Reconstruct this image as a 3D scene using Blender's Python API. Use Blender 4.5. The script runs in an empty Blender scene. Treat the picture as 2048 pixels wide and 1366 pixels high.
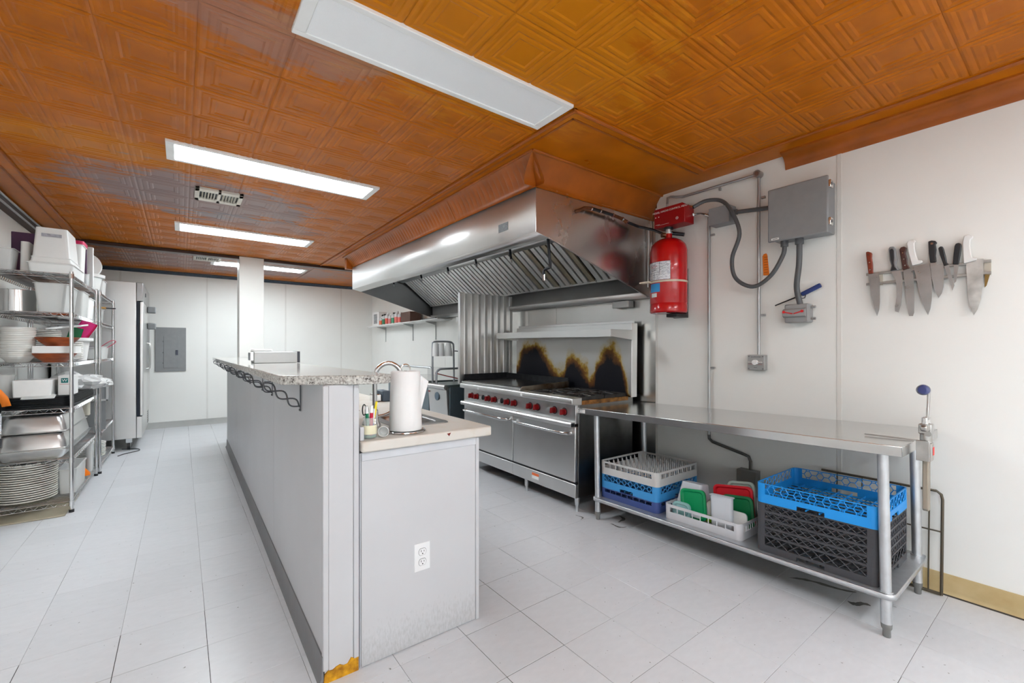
import bpy, bmesh, math, random
from mathutils import Vector, Matrix
R = math.radians
random.seed(7)
S = bpy.context.scene
COL = S.collection

# ------------------------------------------------------------------ camera, world, exposure
cam_data = bpy.data.cameras.new('camera')
cam_data.sensor_width = 36.0
cam_data.lens = 36.0 * 876.0 / 2048.0
cam_data.shift_y = 17.0 / 2048.0
cam_data.clip_start = 0.02
cam = bpy.data.objects.new('camera', cam_data)
COL.objects.link(cam)
cam.location = (0, 0, 1.262)
cam.rotation_euler = (R(90), 0, R(-37.05))
S.camera = cam
world = bpy.data.worlds.new('world')
S.world = world
world.use_nodes = True
world.node_tree.nodes['Background'].inputs[0].default_value = (0.9, 0.95, 1.0, 1)
world.node_tree.nodes['Background'].inputs[1].default_value = 0.02
S.view_settings.view_transform = 'Standard'
S.view_settings.look = 'None'
S.view_settings.gamma = 1.0
S.view_settings.use_curve_mapping = False
S.view_settings.exposure = 0.45
S.cycles.max_bounces = 6
S.cycles.diffuse_bounces = 4
S.cycles.glossy_bounces = 3
S.cycles.transmission_bounces = 6
S.cycles.transparent_max_bounces = 6
S.cycles.caustics_reflective = False
S.cycles.caustics_refractive = False
S.cycles.adaptive_threshold = 0.1
S.cycles.use_light_tree = False
LAMP = 31.0        # radiance of a lit troffer diffuser
FILL_GLOW = 1.3     # radiance of the added fill window behind the viewer

CZ = 2.54          # ceiling height
WX = 3.17          # right wall
LX = -1.24         # left wall
FY = 9.05          # far wall
BY = -3.2          # wall behind the camera

# ------------------------------------------------------------------ materials
MATS = {}
def mat(name, col, rough=0.5, metal=0.0, var=0.06, scale=8.0, bump=0.0, bscale=60.0, stretch=(1, 1, 1), spec=0.5,
        trans=0.0, alpha=1.0, emit=0.0, coat=0.0, rnd=0.0, ior=1.45, col2=None, thresh=None, rvar=0.0, flecks=None):
    if name in MATS:
        return MATS[name]
    m = bpy.data.materials.new(name)
    m.use_nodes = True
    nt = m.node_tree; N = nt.nodes; L = nt.links
    b = N['Principled BSDF']
    b.inputs['Roughness'].default_value = rough
    b.inputs['Metallic'].default_value = metal
    b.inputs['Specular IOR Level'].default_value = spec
    b.inputs['IOR'].default_value = ior
    b.inputs['Transmission Weight'].default_value = trans
    b.inputs['Alpha'].default_value = alpha
    b.inputs['Coat Weight'].default_value = coat
    tc = N.new('ShaderNodeTexCoord')
    mp = N.new('ShaderNodeMapping'); mp.inputs['Scale'].default_value = stretch
    L.new(tc.outputs['Object'], mp.inputs['Vector'])
    no = N.new('ShaderNodeTexNoise'); no.inputs['Scale'].default_value = scale; no.inputs['Detail'].default_value = 5
    L.new(mp.outputs[0], no.inputs['Vector'])
    cr = N.new('ShaderNodeValToRGB')
    c2 = col2 if col2 else tuple(max(0.0, c * (1 - var)) for c in col)
    c1 = tuple(min(1.0, c * (1 + var * 0.6)) for c in col)
    lo, hi = thresh if thresh else (0.3, 0.7)
    cr.color_ramp.elements[0].position = lo; cr.color_ramp.elements[1].position = hi
    cr.color_ramp.elements[0].color = (*c2, 1); cr.color_ramp.elements[1].color = (*c1, 1)
    L.new(no.outputs['Fac'], cr.inputs[0])
    out = cr.outputs[0]
    if flecks:
        fs, ft, fc_ = flecks
        n3 = N.new('ShaderNodeTexNoise'); n3.inputs['Scale'].default_value = fs; n3.inputs['Detail'].default_value = 2
        gp = N.new('ShaderNodeNewGeometry'); L.new(gp.outputs['Position'], n3.inputs['Vector'])
        th = N.new('ShaderNodeMapRange'); th.inputs['From Min'].default_value = ft; th.inputs['From Max'].default_value = ft + .04; L.new(n3.outputs['Fac'], th.inputs['Value'])
        mxf = N.new('ShaderNodeMix'); mxf.data_type = 'RGBA'; L.new(th.outputs[0], mxf.inputs[0]); L.new(out, mxf.inputs[6]); mxf.inputs[7].default_value = (*fc_, 1)
        out = mxf.outputs[2]
    if rnd > 0:
        oi = N.new('ShaderNodeObjectInfo')
        mr = N.new('ShaderNodeMapRange'); mr.inputs['To Min'].default_value = 1 - rnd; mr.inputs['To Max'].default_value = 1 + rnd * 0.5
        L.new(oi.outputs['Random'], mr.inputs['Value'])
        mx = N.new('ShaderNodeVectorMath'); mx.operation = 'SCALE'
        L.new(out, mx.inputs[0]); L.new(mr.outputs[0], mx.inputs['Scale'])
        out = mx.outputs[0]
    L.new(out, b.inputs['Base Color'])
    if rvar > 0:
        mr2 = N.new('ShaderNodeMapRange'); mr2.inputs['To Min'].default_value = max(0, rough - rvar); mr2.inputs['To Max'].default_value = rough + rvar
        L.new(no.outputs['Fac'], mr2.inputs['Value']); L.new(mr2.outputs[0], b.inputs['Roughness'])
    if bump > 0:
        n2 = N.new('ShaderNodeTexNoise'); n2.inputs['Scale'].default_value = bscale; n2.inputs['Detail'].default_value = 3
        L.new(mp.outputs[0], n2.inputs['Vector'])
        bp = N.new('ShaderNodeBump'); bp.inputs['Strength'].default_value = bump; bp.inputs['Distance'].default_value = 0.002
        L.new(n2.outputs['Fac'], bp.inputs['Height']); L.new(bp.outputs[0], b.inputs['Normal'])
    if emit > 0:
        b.inputs['Emission Color'].default_value = (*col, 1); b.inputs['Emission Strength'].default_value = emit
    MATS[name] = m
    return m

def lin(r, g, b):
    f = lambda c: ((c / 255 + 0.055) / 1.055) ** 2.4 if c / 255 > 0.04045 else c / 255 / 12.92
    return (f(r), f(g), f(b))

WALLW = mat('wall white frp', lin(238, 237, 232), 0.42, var=0.025, scale=1.5, bump=0.04, bscale=220)
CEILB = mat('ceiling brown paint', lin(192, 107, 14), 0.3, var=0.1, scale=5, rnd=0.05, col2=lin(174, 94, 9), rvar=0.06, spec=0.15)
def ceiling_sheen(m, spots):
    """reflections painted into the tin ceiling colour: patches (x, y, rx, ry, colour, strength) broken up by streaky noise"""
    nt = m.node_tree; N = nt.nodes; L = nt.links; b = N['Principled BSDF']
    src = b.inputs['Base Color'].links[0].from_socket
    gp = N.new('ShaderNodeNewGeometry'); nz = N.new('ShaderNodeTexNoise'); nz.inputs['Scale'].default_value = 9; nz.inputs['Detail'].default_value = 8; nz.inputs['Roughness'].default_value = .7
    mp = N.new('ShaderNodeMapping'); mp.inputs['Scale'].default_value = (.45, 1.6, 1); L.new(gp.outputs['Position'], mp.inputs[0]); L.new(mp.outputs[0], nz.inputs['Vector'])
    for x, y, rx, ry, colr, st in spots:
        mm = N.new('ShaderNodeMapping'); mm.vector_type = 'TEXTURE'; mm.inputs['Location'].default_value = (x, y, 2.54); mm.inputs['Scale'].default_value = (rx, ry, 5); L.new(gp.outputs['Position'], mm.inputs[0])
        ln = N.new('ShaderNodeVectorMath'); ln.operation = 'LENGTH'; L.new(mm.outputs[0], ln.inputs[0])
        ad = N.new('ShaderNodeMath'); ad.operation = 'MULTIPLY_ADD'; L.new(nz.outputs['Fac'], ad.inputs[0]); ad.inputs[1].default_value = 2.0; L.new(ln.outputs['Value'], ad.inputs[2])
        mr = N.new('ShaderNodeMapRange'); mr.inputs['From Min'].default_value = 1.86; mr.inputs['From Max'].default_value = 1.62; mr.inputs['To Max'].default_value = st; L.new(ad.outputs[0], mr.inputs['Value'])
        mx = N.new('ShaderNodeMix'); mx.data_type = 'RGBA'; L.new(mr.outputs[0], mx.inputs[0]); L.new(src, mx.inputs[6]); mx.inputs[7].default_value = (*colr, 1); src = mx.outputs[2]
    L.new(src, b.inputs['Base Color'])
OCH = lin(206, 130, 24); GRY = lin(126, 132, 142)  # colours of the reflections painted on the glossy ceiling
ceiling_sheen(CEILB, [(.95, 1.45, 1.2, .8, OCH, .6), (.35, 2.0, .55, .25, GRY, .35), (-.35, 3.75, .8, .3, OCH, .5), (.15, 4.55, 1.1, .75, GRY, .7), (.6, 5.15, .8, .35, GRY, .5), (.7, 7.9, 2.2, 1.0, GRY, .6)])
CEILD = mat('cornice brown paint', lin(164, 86, 18), 0.36, var=0.2, scale=7, bump=0.05, bscale=40)
DARKB = mat('dark trim paint', lin(62, 40, 34), 0.3, var=0.2, scale=10)
SLATE = mat('blue-grey far crown', lin(58, 70, 84), 0.35, var=0.3, scale=30, bump=0.2, bscale=60)  # blue-grey tone of the far crown
TILEF = mat('floor vinyl tile', lin(207, 208, 211), 0.3, var=0.04, scale=16, rnd=0.035, bump=0.05, bscale=120, stretch=(1, 2.2, 1), flecks=(60, .72, lin(134, 132, 130)))
GROUT = mat('floor seam', lin(70, 68, 66), 0.8)
FLOORB = mat('floor slab', lin(200, 200, 203), 0.5)
STEEL = mat('brushed steel', (0.66, 0.66, 0.65), 0.33, 1.0, var=0.06, scale=4, rvar=0.05)
STEELH = mat('brushed steel long grain', (0.60, 0.60, 0.59), 0.25, 1.0, var=0.1, scale=4, bump=0.05, bscale=14, stretch=(1, 0.6, 1.2), rvar=0.05)
STEELT = mat('worktable steel', (0.68, 0.68, 0.67), 0.2, 1.0, var=0.08, scale=5, stretch=(6, 1, 1), rvar=0.05)
GALV = mat('galvanized steel', (0.62, 0.64, 0.66), 0.42, 0.9, var=0.08, scale=25)
COND = mat('conduit zinc', (0.40, 0.40, 0.40), 0.38, 0.85, var=0.06, scale=20)
CHROME = mat('chrome', (0.72, 0.72, 0.72), 0.12, 1.0, var=0.05)
WIRE = mat('chrome wire', (0.62, 0.62, 0.62), 0.25, 1.0, var=0.15, scale=40)
DSTEEL = mat('dark steel', (0.16, 0.16, 0.165), 0.35, 0.8, var=0.3, scale=5)
BLACK = mat('black iron', (0.018, 0.018, 0.02), 0.5, 0.3, var=0.5, scale=20)
BLKPL = mat('black plastic', (0.02, 0.021, 0.024), 0.38, var=0.2)
WHITEPL = mat('white plastic', lin(232, 231, 228), 0.4, var=0.03)
GREYPL = mat('grey plastic', lin(186, 186, 184), 0.45, var=0.04)
LTGREY = mat('light grey rack plastic', lin(200, 200, 204), 0.42, var=0.04)
TRANSL = mat('frosted plastic', lin(232, 232, 230), 0.35, var=0.03, alpha=0.8)
CLEAR = mat('clear plastic', (0.88, 0.89, 0.89), 0.12, var=0.02, alpha=0.35)
GLASS = mat('clear glass', (0.85, 0.88, 0.87), 0.05, var=0.0, alpha=0.22)
PORC = mat('white china', lin(228, 226, 220), 0.2, var=0.03)
GREYBOX = mat('grey enclosure paint', lin(136, 137, 138), 0.45, var=0.05, scale=20)
REDP = mat('red enamel', lin(190, 6, 14), 0.22, var=0.1, coat=0.4)
REDK = mat('red knob plastic', lin(130, 14, 18), 0.35, var=0.1)
PAPER = mat('white paper', lin(232, 231, 230), 0.8, var=0.03, bump=0.06, bscale=150)
ORANGE = mat('orange tag', lin(240, 128, 32), 0.6, var=0.08)
BLUEL = mat('blue label', lin(50, 150, 215), 0.5, var=0.1)

# ------------------------------------------------------------------ mesh builder
class MB:
    def __init__(s): s.v = []; s.f = []
    def add(s, vs, fs):
        o = len(s.v); s.v += [tuple(p) for p in vs]; s.f += [tuple(i + o for i in f) for f in fs]; return s
    def box(s, x0, x1, y0, y1, z0, z1):
        return s.add([(x0, y0, z0), (x1, y0, z0), (x1, y1, z0), (x0, y1, z0), (x0, y0, z1), (x1, y0, z1), (x1, y1, z1), (x0, y1, z1)],
                     [(0, 3, 2, 1), (4, 5, 6, 7), (0, 1, 5, 4), (1, 2, 6, 5), (2, 3, 7, 6), (3, 0, 4, 7)])
    def cbox(s, c, d, m=None):
        hx, hy, hz = d[0] / 2, d[1] / 2, d[2] / 2
        vs = [Vector((sx * hx, sy * hy, sz * hz)) for sz in (-1, 1) for sx, sy in ((-1, -1), (1, -1), (1, 1), (-1, 1))]
        if m is not None: vs = [m @ v for v in vs]
        c = Vector(c)
        return s.add([v + c for v in vs], [(0, 3, 2, 1), (4, 5, 6, 7), (0, 1, 5, 4), (1, 2, 6, 5), (2, 3, 7, 6), (3, 0, 4, 7)])
    def quad(s, a, b, c, d): return s.add([a, b, c, d], [(0, 1, 2, 3)])
    def ring_frame(s, d):
        d = Vector(d).normalized()
        u = d.cross(Vector((0, 0, 1)))
        if u.length < 1e-3: u = d.cross(Vector((1, 0, 0)))
        u.normalize(); return u, d.cross(u)
    def cyl(s, p0, p1, r, n=16, r2=None, cap=True):
        p0 = Vector(p0); p1 = Vector(p1); r2 = r if r2 is None else r2
        u, w = s.ring_frame(p1 - p0)
        vs = []
        for p, rr in ((p0, r), (p1, r2)):
            for i in range(n):
                a = 2 * math.pi * i / n; vs.append(p + u * (math.cos(a) * rr) + w * (math.sin(a) * rr))
        fs = [(i, (i + 1) % n, n + (i + 1) % n, n + i) for i in range(n)]
        if cap: fs += [tuple(range(n - 1, -1, -1)), tuple(range(n, 2 * n))]
        return s.add(vs, fs)
    def tube(s, pts, r, n=8, closed=False, cap=True):
        pts = [Vector(p) for p in pts]; k = len(pts); vs = []; fs = []
        rs = r if isinstance(r, (list, tuple)) else [r] * k
        prev = None
        for i, p in enumerate(pts):
            if closed: d = (pts[(i + 1) % k] - pts[i - 1])
            else: d = (pts[min(i + 1, k - 1)] - pts[max(i - 1, 0)])
            d.normalize()
            if prev is None: u, w = s.ring_frame(d)
            else:
                u = prev - d * prev.dot(d)
                if u.length < 1e-5: u, w = s.ring_frame(d)
                u.normalize(); w = d.cross(u)
            prev = u
            for j in range(n):
                a = 2 * math.pi * j / n; vs.append(p + u * (math.cos(a) * rs[i]) + w * (math.sin(a) * rs[i]))
        for i in range(k if closed else k - 1):
            a = i * n; b = ((i + 1) % k) * n
            for j in range(n): fs.append((a + j, a + (j + 1) % n, b + (j + 1) % n, b + j))
        if cap and not closed: fs += [tuple(range(n - 1, -1, -1)), tuple((k - 1) * n + j for j in range(n))]
        return s.add(vs, fs)
    def lathe(s, prof, c=(0, 0, 0), n=24, m=None, cap0=False, cap1=False, sx=1.0, sy=1.0):
        c = Vector(c); vs = []; fs = []; k = len(prof)
        for r, z in prof:
            for i in range(n):
                a = 2 * math.pi * i / n; v = Vector((math.cos(a) * r * sx, math.sin(a) * r * sy, z))
                if m is not None: v = m @ v
                vs.append(v + c)
        for q in range(k - 1):
            for i in range(n): fs.append((q * n + i, q * n + (i + 1) % n, (q + 1) * n + (i + 1) % n, (q + 1) * n + i))
        if cap0: fs.append(tuple(range(n - 1, -1, -1)))
        if cap1: fs.append(tuple((k - 1) * n + i for i in range(n)))
        return s.add(vs, fs)
    def prism(s, poly, axis, a, b):
        """poly of 2-D points extruded along axis from a to b; the 2-D axes are the other two in order x,y,z"""
        n = len(poly)
        def P(p, t):
            return {'x': (t, p[0], p[1]), 'y': (p[0], t, p[1]), 'z': (p[0], p[1], t)}[axis]
        vs = [P(p, a) for p in poly] + [P(p, b) for p in poly]
        area = sum(poly[i][0] * poly[(i + 1) % n][1] - poly[(i + 1) % n][0] * poly[i][1] for i in range(n))
        flip = (area > 0) != (axis == 'y')
        fs = [(i, (i + 1) % n, n + (i + 1) % n, n + i) if flip else (n + i, n + (i + 1) % n, (i + 1) % n, i) for i in range(n)]
        c0 = tuple(range(n)); c1 = tuple(range(n, 2 * n))
        fs += [c0[::-1], c1] if flip else [c0, c1[::-1]]
        return s.add(vs, fs)
    def rrect(s, x0, x1, y0, y1, r, k=4):
        pts = []
        for cx, cy, a0 in ((x1 - r, y1 - r, 0), (x0 + r, y1 - r, 90), (x0 + r, y0 + r, 180), (x1 - r, y0 + r, 270)):
            for i in range(k + 1):
                a = R(a0 + 90 * i / k); pts.append((cx + math.cos(a) * r, cy + math.sin(a) * r))
        return pts
    def tub(s, levels, k=4, bottom=True, top=False):
        """stack of rounded rects: (x0,x1,y0,y1,r,z)"""
        vs = []; fs = []; n = 4 * (k + 1)
        for x0, x1, y0, y1, r, z in levels: vs += [(p[0], p[1], z) for p in s.rrect(x0, x1, y0, y1, r, k)]
        for q in range(len(levels) - 1):
            for i in range(n): fs.append((q * n + i, q * n + (i + 1) % n, (q + 1) * n + (i + 1) % n, (q + 1) * n + i))
        if bottom: fs.append(tuple(range(n - 1, -1, -1)))
        if top: fs.append(tuple((len(levels) - 1) * n + i for i in range(n)))
        return s.add(vs, fs)
    def xf(s, m):
        s.v = [tuple(m @ Vector(p)) for p in s.v]; return s
    def mesh(s, name, material, smooth=35):
        me = bpy.data.meshes.new(name); me.from_pydata(s.v, [], s.f); me.validate()
        if material: me.materials.append(material)
        if smooth and len(me.polygons):
            me.polygons.foreach_set('use_smooth', [True] * len(me.polygons))
            me.set_sharp_from_angle(angle=R(smooth))
        me.update(); return me
    def build(s, name, material, parent=None, bevel=0.0, smooth=35, seg=2, label=None):
        o = bpy.data.objects.new(name, s.mesh(name, material, smooth)); COL.objects.link(o)
        if parent is not None:
            o.parent = parent
            if parent.get('_w') or parent.get('_wp'):
                pass
            inv = PINV.get(parent.name)
            if inv is not None: o.matrix_parent_inverse = inv
        if bevel > 0:
            md = o.modifiers.new('bevel', 'BEVEL'); md.width = bevel; md.segments = seg; md.limit_method = 'ANGLE'; md.angle_limit = R(40)
            md.harden_normals = False
        if label: o['label'] = label
        return o
PINV = {}
def tag(o, label, cat, group=None, kind=None):
    if label: o['label'] = label
    if cat: o['category'] = cat
    if group: o['group'] = group
    if kind: o['kind'] = kind
    return o
def thing(name, label, cat, loc=(0, 0, 0), group=None, world=True, rot=(0, 0, 0)):
    """Empty at the base of a thing; parts are given in world coordinates (world=True) or in its own frame"""
    o = bpy.data.objects.new(name, None); COL.objects.link(o)
    o.location = loc; o.rotation_euler = rot; o.empty_display_size = 0.1
    if world: PINV[o.name] = Matrix.Translation(Vector(loc)).inverted()
    return tag(o, label, cat, group)
def struct(o, label=None):
    o['kind'] = 'structure'
    if label: o['label'] = label
    return o
def kids(o): return [c for c in bpy.data.objects if c.parent == o]
def dup(root, loc=None, rot=None, label=None, group=None, material=None):
    r = root.copy(); COL.objects.link(r)
    if loc is not None: r.location = loc
    if rot is not None: r.rotation_euler = rot
    if label: r['label'] = label
    if group: r['group'] = group
    for ch in kids(root):
        c = ch.copy(); COL.objects.link(c); c.parent = r
        for g in kids(ch):
            d = g.copy(); COL.objects.link(d); d.parent = c
    return r
def text(body, size, name, material, parent, mtx, extr=0.0004):
    cu = bpy.data.curves.new(name, 'FONT'); cu.body = body; cu.size = size; cu.align_x = 'CENTER'; cu.align_y = 'CENTER'; cu.extrude = extr
    tmp = bpy.data.objects.new(name + '_tmp', cu); COL.objects.link(tmp)
    dg = bpy.context.evaluated_depsgraph_get()
    me = bpy.data.meshes.new_from_object(tmp.evaluated_get(dg)); me.transform(mtx)
    bpy.data.objects.remove(tmp)
    me.materials.clear(); me.materials.append(material)
    o = bpy.data.objects.new(name, me); COL.objects.link(o); o.parent = parent
    inv = PINV.get(parent.name)
    if inv is not None: o.matrix_parent_inverse = inv
    return o
# text faces -x (lies on a wall at +x seen from the room): text x runs along -y, text y along +z
def M_wallx(x, y, z): return Matrix(((0, 0, -1, x), (-1, 0, 0, y), (0, 1, 0, z), (0, 0, 0, 1)))
def M_wally(x, y, z): return Matrix(((1, 0, 0, x), (0, 0, -1, y), (0, 1, 0, z), (0, 0, 0, 1)))
# ------------------------------------------------------------------ room shell
floor = struct(MB().box(LX - .1, WX + .1, BY - .1, FY + .1, -0.06, -0.006).build('floor', FLOORB, smooth=0), 'pale grey vinyl tile floor')
g = MB(); g.box(LX, .44, 1.655, FY, -0.0055, -0.0016); g.box(.395, WX, -.165, 1.97, -0.0055, -0.0016); g.box(1.004, WX, 1.97, 4.11, -0.0055, -0.0016)
g.build('seam_bed', GROUT, floor, smooth=0)
def tile_mesh(w, d, nm):
    m = MB(); b = .0007; h = w / 2; e = d / 2
    vs = [(-h, -e, -.0015), (h, -e, -.0015), (h, e, -.0015), (-h, e, -.0015), (-h, -e, -b), (h, -e, -b), (h, e, -b), (-h, e, -b),
          (-h + b, -e + b, 0), (h - b, -e + b, 0), (h - b, e - b, 0), (-h + b, e - b, 0)]
    fs = [(8, 9, 10, 11)] + [(i, (i + 1) % 4, 4 + (i + 1) % 4, 4 + i) for i in range(4)] + [(4 + i, 4 + (i + 1) % 4, 8 + (i + 1) % 4, 8 + i) for i in range(4)]
    m.add(vs, fs); return m.mesh(nm, TILEF, 0)
PXF, PYL, PYR = .3045, .3125, .3055
tL = [tile_mesh(PXF - g_, PYL - g_, 'tile') for g_ in (.0009, .0016, .0028)]
tR = [tile_mesh(PXF - g_, PYR - g_, 'tile') for g_ in (.0009, .0016, .003)]
def put_tile(me, x, y):
    o = bpy.data.objects.new('tile', me); COL.objects.link(o); o.parent = floor
    o.location = (x, y, 0)
for i in range(-5, 3):
    xc = .09 + PXF * (i - .5)
    if xc < LX - .16 or xc > .6: continue
    for j in range(-3, 22):
        yc = 2.59 + PYL * (j + .5)
        if yc > FY + .03: continue
        if i == 2 and yc < 1.95: continue
        put_tile(random.choices(tL, (5, 3, 2))[0], xc, yc)
for i in range(4, 11):
    xc = .09 + PXF * (i - .5)
    if xc > WX + .02: continue
    for j in range(-2, 12):
        yc = .445 + PYR * (j + .5)
        put_tile(random.choices(tR, (5, 3, 2))[0], xc, yc)
for j in range(-2, 5):      # in front of the counter end
    for i in (2, 3):
        put_tile(random.choices(tR, (5, 3, 2))[0], .09 + PXF * (i - .5), .445 + PYR * (j + .5) + 0 * i)

STAIN = mat('dark floor stain', lin(96, 94, 92), 0.4, var=0.3, scale=30)
def stain(cx, cy, L_, w, ang, seed, m_=STAIN):
    rr = random.Random(seed); n = 14; top = []; bot = []
    for i in range(n + 1):
        t = i / n; wd = w * (math.sin(math.pi * min(1, max(0.03, t))) ** .5) * rr.uniform(.55, 1.2); off = .02 * math.sin(t * 5 + seed)
        top.append((t * L_ - L_ / 2, off + wd / 2)); bot.append((t * L_ - L_ / 2, off - wd / 2))
    c, s__ = math.cos(R(ang)), math.sin(R(ang))
    pts = [(cx + x * c - y * s__, cy + x * s__ + y * c, .0004) for x, y in bot + top[::-1]]
    MB().add(pts, [tuple(range(len(pts)))]).build('stain', m_, floor, smooth=0)
stain(2.75, .88, .30, .03, 118, 1); stain(2.69, .70, .09, .045, 100, 4); stain(2.62, 2.12, .14, .03, 40, 2); stain(2.5, 2.05, .12, .02, 120, 6); stain(2.40, 2.33, .1, .015, 60, 9); stain(2.80, .60, .012, .012, 0, 3)
# walls
wl = struct(MB().box(LX - .08, LX, BY, FY, 0, 2.7).build('wall_left', WALLW, smooth=0), 'white left wall behind the shelving')
wf = struct(MB().box(LX, WX, FY, FY + .08, 0, 2.7).build('wall_far', WALLW, smooth=0), 'white far wall of panels')
FILL_WIN = (-.55, 2.75, .85, 2.32)     # opening for the added fill window behind the viewer
m = MB(); m.box(LX, FILL_WIN[0], BY - .08, BY, 0, 2.7); m.box(FILL_WIN[1], WX, BY - .08, BY, 0, 2.7); m.box(FILL_WIN[0], FILL_WIN[1], BY - .08, BY, 0, FILL_WIN[2]); m.box(FILL_WIN[0], FILL_WIN[1], BY - .08, BY, FILL_WIN[3], 2.7)
wb = struct(m.build('wall_back', WALLW, smooth=0), 'white wall behind the viewer')
FILL_WINF = mat('fill window frame white', lin(236, 236, 234), 0.4)
m = MB(); m.box(FILL_WIN[0], FILL_WIN[1], BY - .06, BY - .01, FILL_WIN[2], FILL_WIN[2] + .05); m.box(FILL_WIN[0], FILL_WIN[1], BY - .06, BY - .01, FILL_WIN[3] - .05, FILL_WIN[3]); m.box(FILL_WIN[0], FILL_WIN[0] + .05, BY - .06, BY - .01, FILL_WIN[2], FILL_WIN[3]); m.box(FILL_WIN[1] - .05, FILL_WIN[1], BY - .06, BY - .01, FILL_WIN[2], FILL_WIN[3])
win = struct(m.build('fill_window_1', FILL_WINF, bevel=.004), 'wide frosted fill window added behind the viewer')  # added out of view to brighten surfaces facing the camera
FILLPANE = mat('frosted fill light pane', (0.88, 0.95, 1.0), 0.6, emit=FILL_GLOW, var=0)
for k in range(3):
    w_ = (FILL_WIN[1] - FILL_WIN[0] - .1) / 3; a = FILL_WIN[0] + .05 + k * w_
    MB().box(a + .015, a + w_ - .015, BY - .04, BY - .034, FILL_WIN[2] + .05, FILL_WIN[3] - .05).build('pane', FILLPANE, win, smooth=0)
    if k: MB().box(a - .015, a + .015, BY - .055, BY - .015, FILL_WIN[2] + .05, FILL_WIN[3] - .05).build('fill_mullion', FILL_WINF, win)
wr = struct(MB().box(WX + .004, WX + .08, BY, FY, 0, 2.7).build('wall_right', WALLW, smooth=0), 'white panelled right wall')
SEAM = mat('panel seam strip', lin(226, 224, 218), 0.4, var=0.03)
def panelled(parent, axis, pos, cuts, z0=0.0, z1=2.7, mats=None):
    for k in range(len(cuts) - 1):
        a, b = cuts[k] + .0015, cuts[k + 1] - .0015
        m = mats[k] if mats else WALLW
        if axis == 'x': MB().box(pos, pos + .0045, a, b, z0, z1).build('wall_panel', m, parent, smooth=0)
        else: MB().box(a, b, pos - .004, pos, z0, z1).build('wall_panel', m, parent, smooth=0)
WSTEEL = mat('stainless wall sheet', (0.60, 0.60, 0.58), 0.24, 1.0, var=0.06, scale=3, bump=0.03, bscale=10)
cutsR = [BY, -1.52, -.30, .92, 2.19, 3.42, 4.62, 5.86, 7.1, 8.3, FY]
panelled(wr, 'x', WX, cutsR, mats=[WALLW, WALLW, WALLW, WALLW, WSTEEL, WSTEEL, WALLW, WALLW, WALLW, WALLW])
for y in (.92, -.30, 2.19):
    MB().box(WX - .0025, WX, y - .012, y + .012, 0.1, 2.445).build('seam_strip', SEAM, wr, bevel=.001)
panelled(wf, 'y', FY, [LX, -.75, .35, 1.55, 2.55, WX])
for x in (-.75, .35, 1.55, 2.55):
    MB().box(x - .012, x + .012, FY - .0065, FY - .004, 0.1, 2.47).build('seam_strip', SEAM, wf, bevel=.001)
# pillar
pl = struct(MB().box(.63, .925, 7.0, 7.28, 0, CZ).build('wall_pillar', WALLW, bevel=.004), 'white square pillar standing behind the bar')
BEIGE = mat('beige cove base', lin(200, 180, 138), 0.45, var=0.12, scale=6, col2=lin(180, 155, 105))
GREYB = mat('grey cove base', lin(176, 176, 172), 0.45, var=0.06)
m = MB(); m.prism([(WX, 0), (WX - .016, 0), (WX - .012, .004), (WX - .007, .02), (WX - .006, .098), (WX - .004, .102), (WX, .102)], 'y', BY, 2.19)
struct(m.build('baseboard_right', BEIGE), 'stained beige cove base along the right wall')
m = MB(); m.prism([(FY - .004, 0), (FY - .022, 0), (FY - .016, .01), (FY - .012, .095), (FY - .004, .1)], 'x', LX, WX)
struct(m.build('baseboard_far', GREYB), 'grey cove base along the far wall')

# ------------------------------------------------------------------ ceiling
TX = [.05 + .3225 * k for k in range(-3, 10)]          # -.9175 ... 2.9525
TY = [.345 + .3265 * k for k in range(-11, 27)]
XE, YE = TX[8], .345 + .3265 * 4                                     # hood border corner  1.64/1.651
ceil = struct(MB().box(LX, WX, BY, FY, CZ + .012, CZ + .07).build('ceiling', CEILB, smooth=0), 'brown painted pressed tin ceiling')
def tin_tile(w, d):
    """12 inch pressed pattern, seen from below: nested square ridges"""
    prof = [(0.0, .006), (.010, .000), (.020, .000), (.032, .004), (.040, .0005), (.060, .0005), (.070, .006), (.078, .002), (.092, .002), (.100, .008), (.160, .008)]
    vs = []; fs = []
    for inset, z in prof[:-1]:
        z = .006 - (.006 - z) * .6
        t = inset / .1625
        hx, hy = w / 2 * (1 - t), d / 2 * (1 - t)
        vs += [(-hx, -hy, z), (hx, -hy, z), (hx, hy, z), (-hx, hy, z)]
    k = len(prof) - 1
    for q in range(k - 1):
        for i in range(4): fs.append((q * 4 + (i + 1) % 4, q * 4 + i, (q + 1) * 4 + i, (q + 1) * 4 + (i + 1) % 4))
    fs.append(tuple((k - 1) * 4 + i for i in (3, 2, 1, 0)))
    return MB().add(vs, fs)
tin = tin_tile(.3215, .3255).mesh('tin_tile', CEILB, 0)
rest = MB()
for a in range(len(TX) - 1):
    for b in range(len(TY) - 1):
        xc, yc = (TX[a] + TX[a + 1]) / 2, (TY[b] + TY[b + 1]) / 2
        if xc > XE and yc > YE: continue
        # in front of the lens: depth along the view axis
        dep = xc * math.sin(R(37.05)) + yc * math.cos(R(37.05)); sx = xc * math.cos(R(37.05)) - yc * math.sin(R(37.05))
        vis = dep > .9 and abs(sx) < dep * 1.17 + .35 and 1.278 / dep < .80 + .2
        if vis:
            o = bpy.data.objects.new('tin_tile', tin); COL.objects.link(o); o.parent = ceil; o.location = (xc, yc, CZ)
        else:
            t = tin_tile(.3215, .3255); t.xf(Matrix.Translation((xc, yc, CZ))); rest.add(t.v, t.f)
rt = rest.build('tin_tiles_beyond_view', CEILB, ceil, smooth=0); rt['kind'] = 'stuff'
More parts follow.
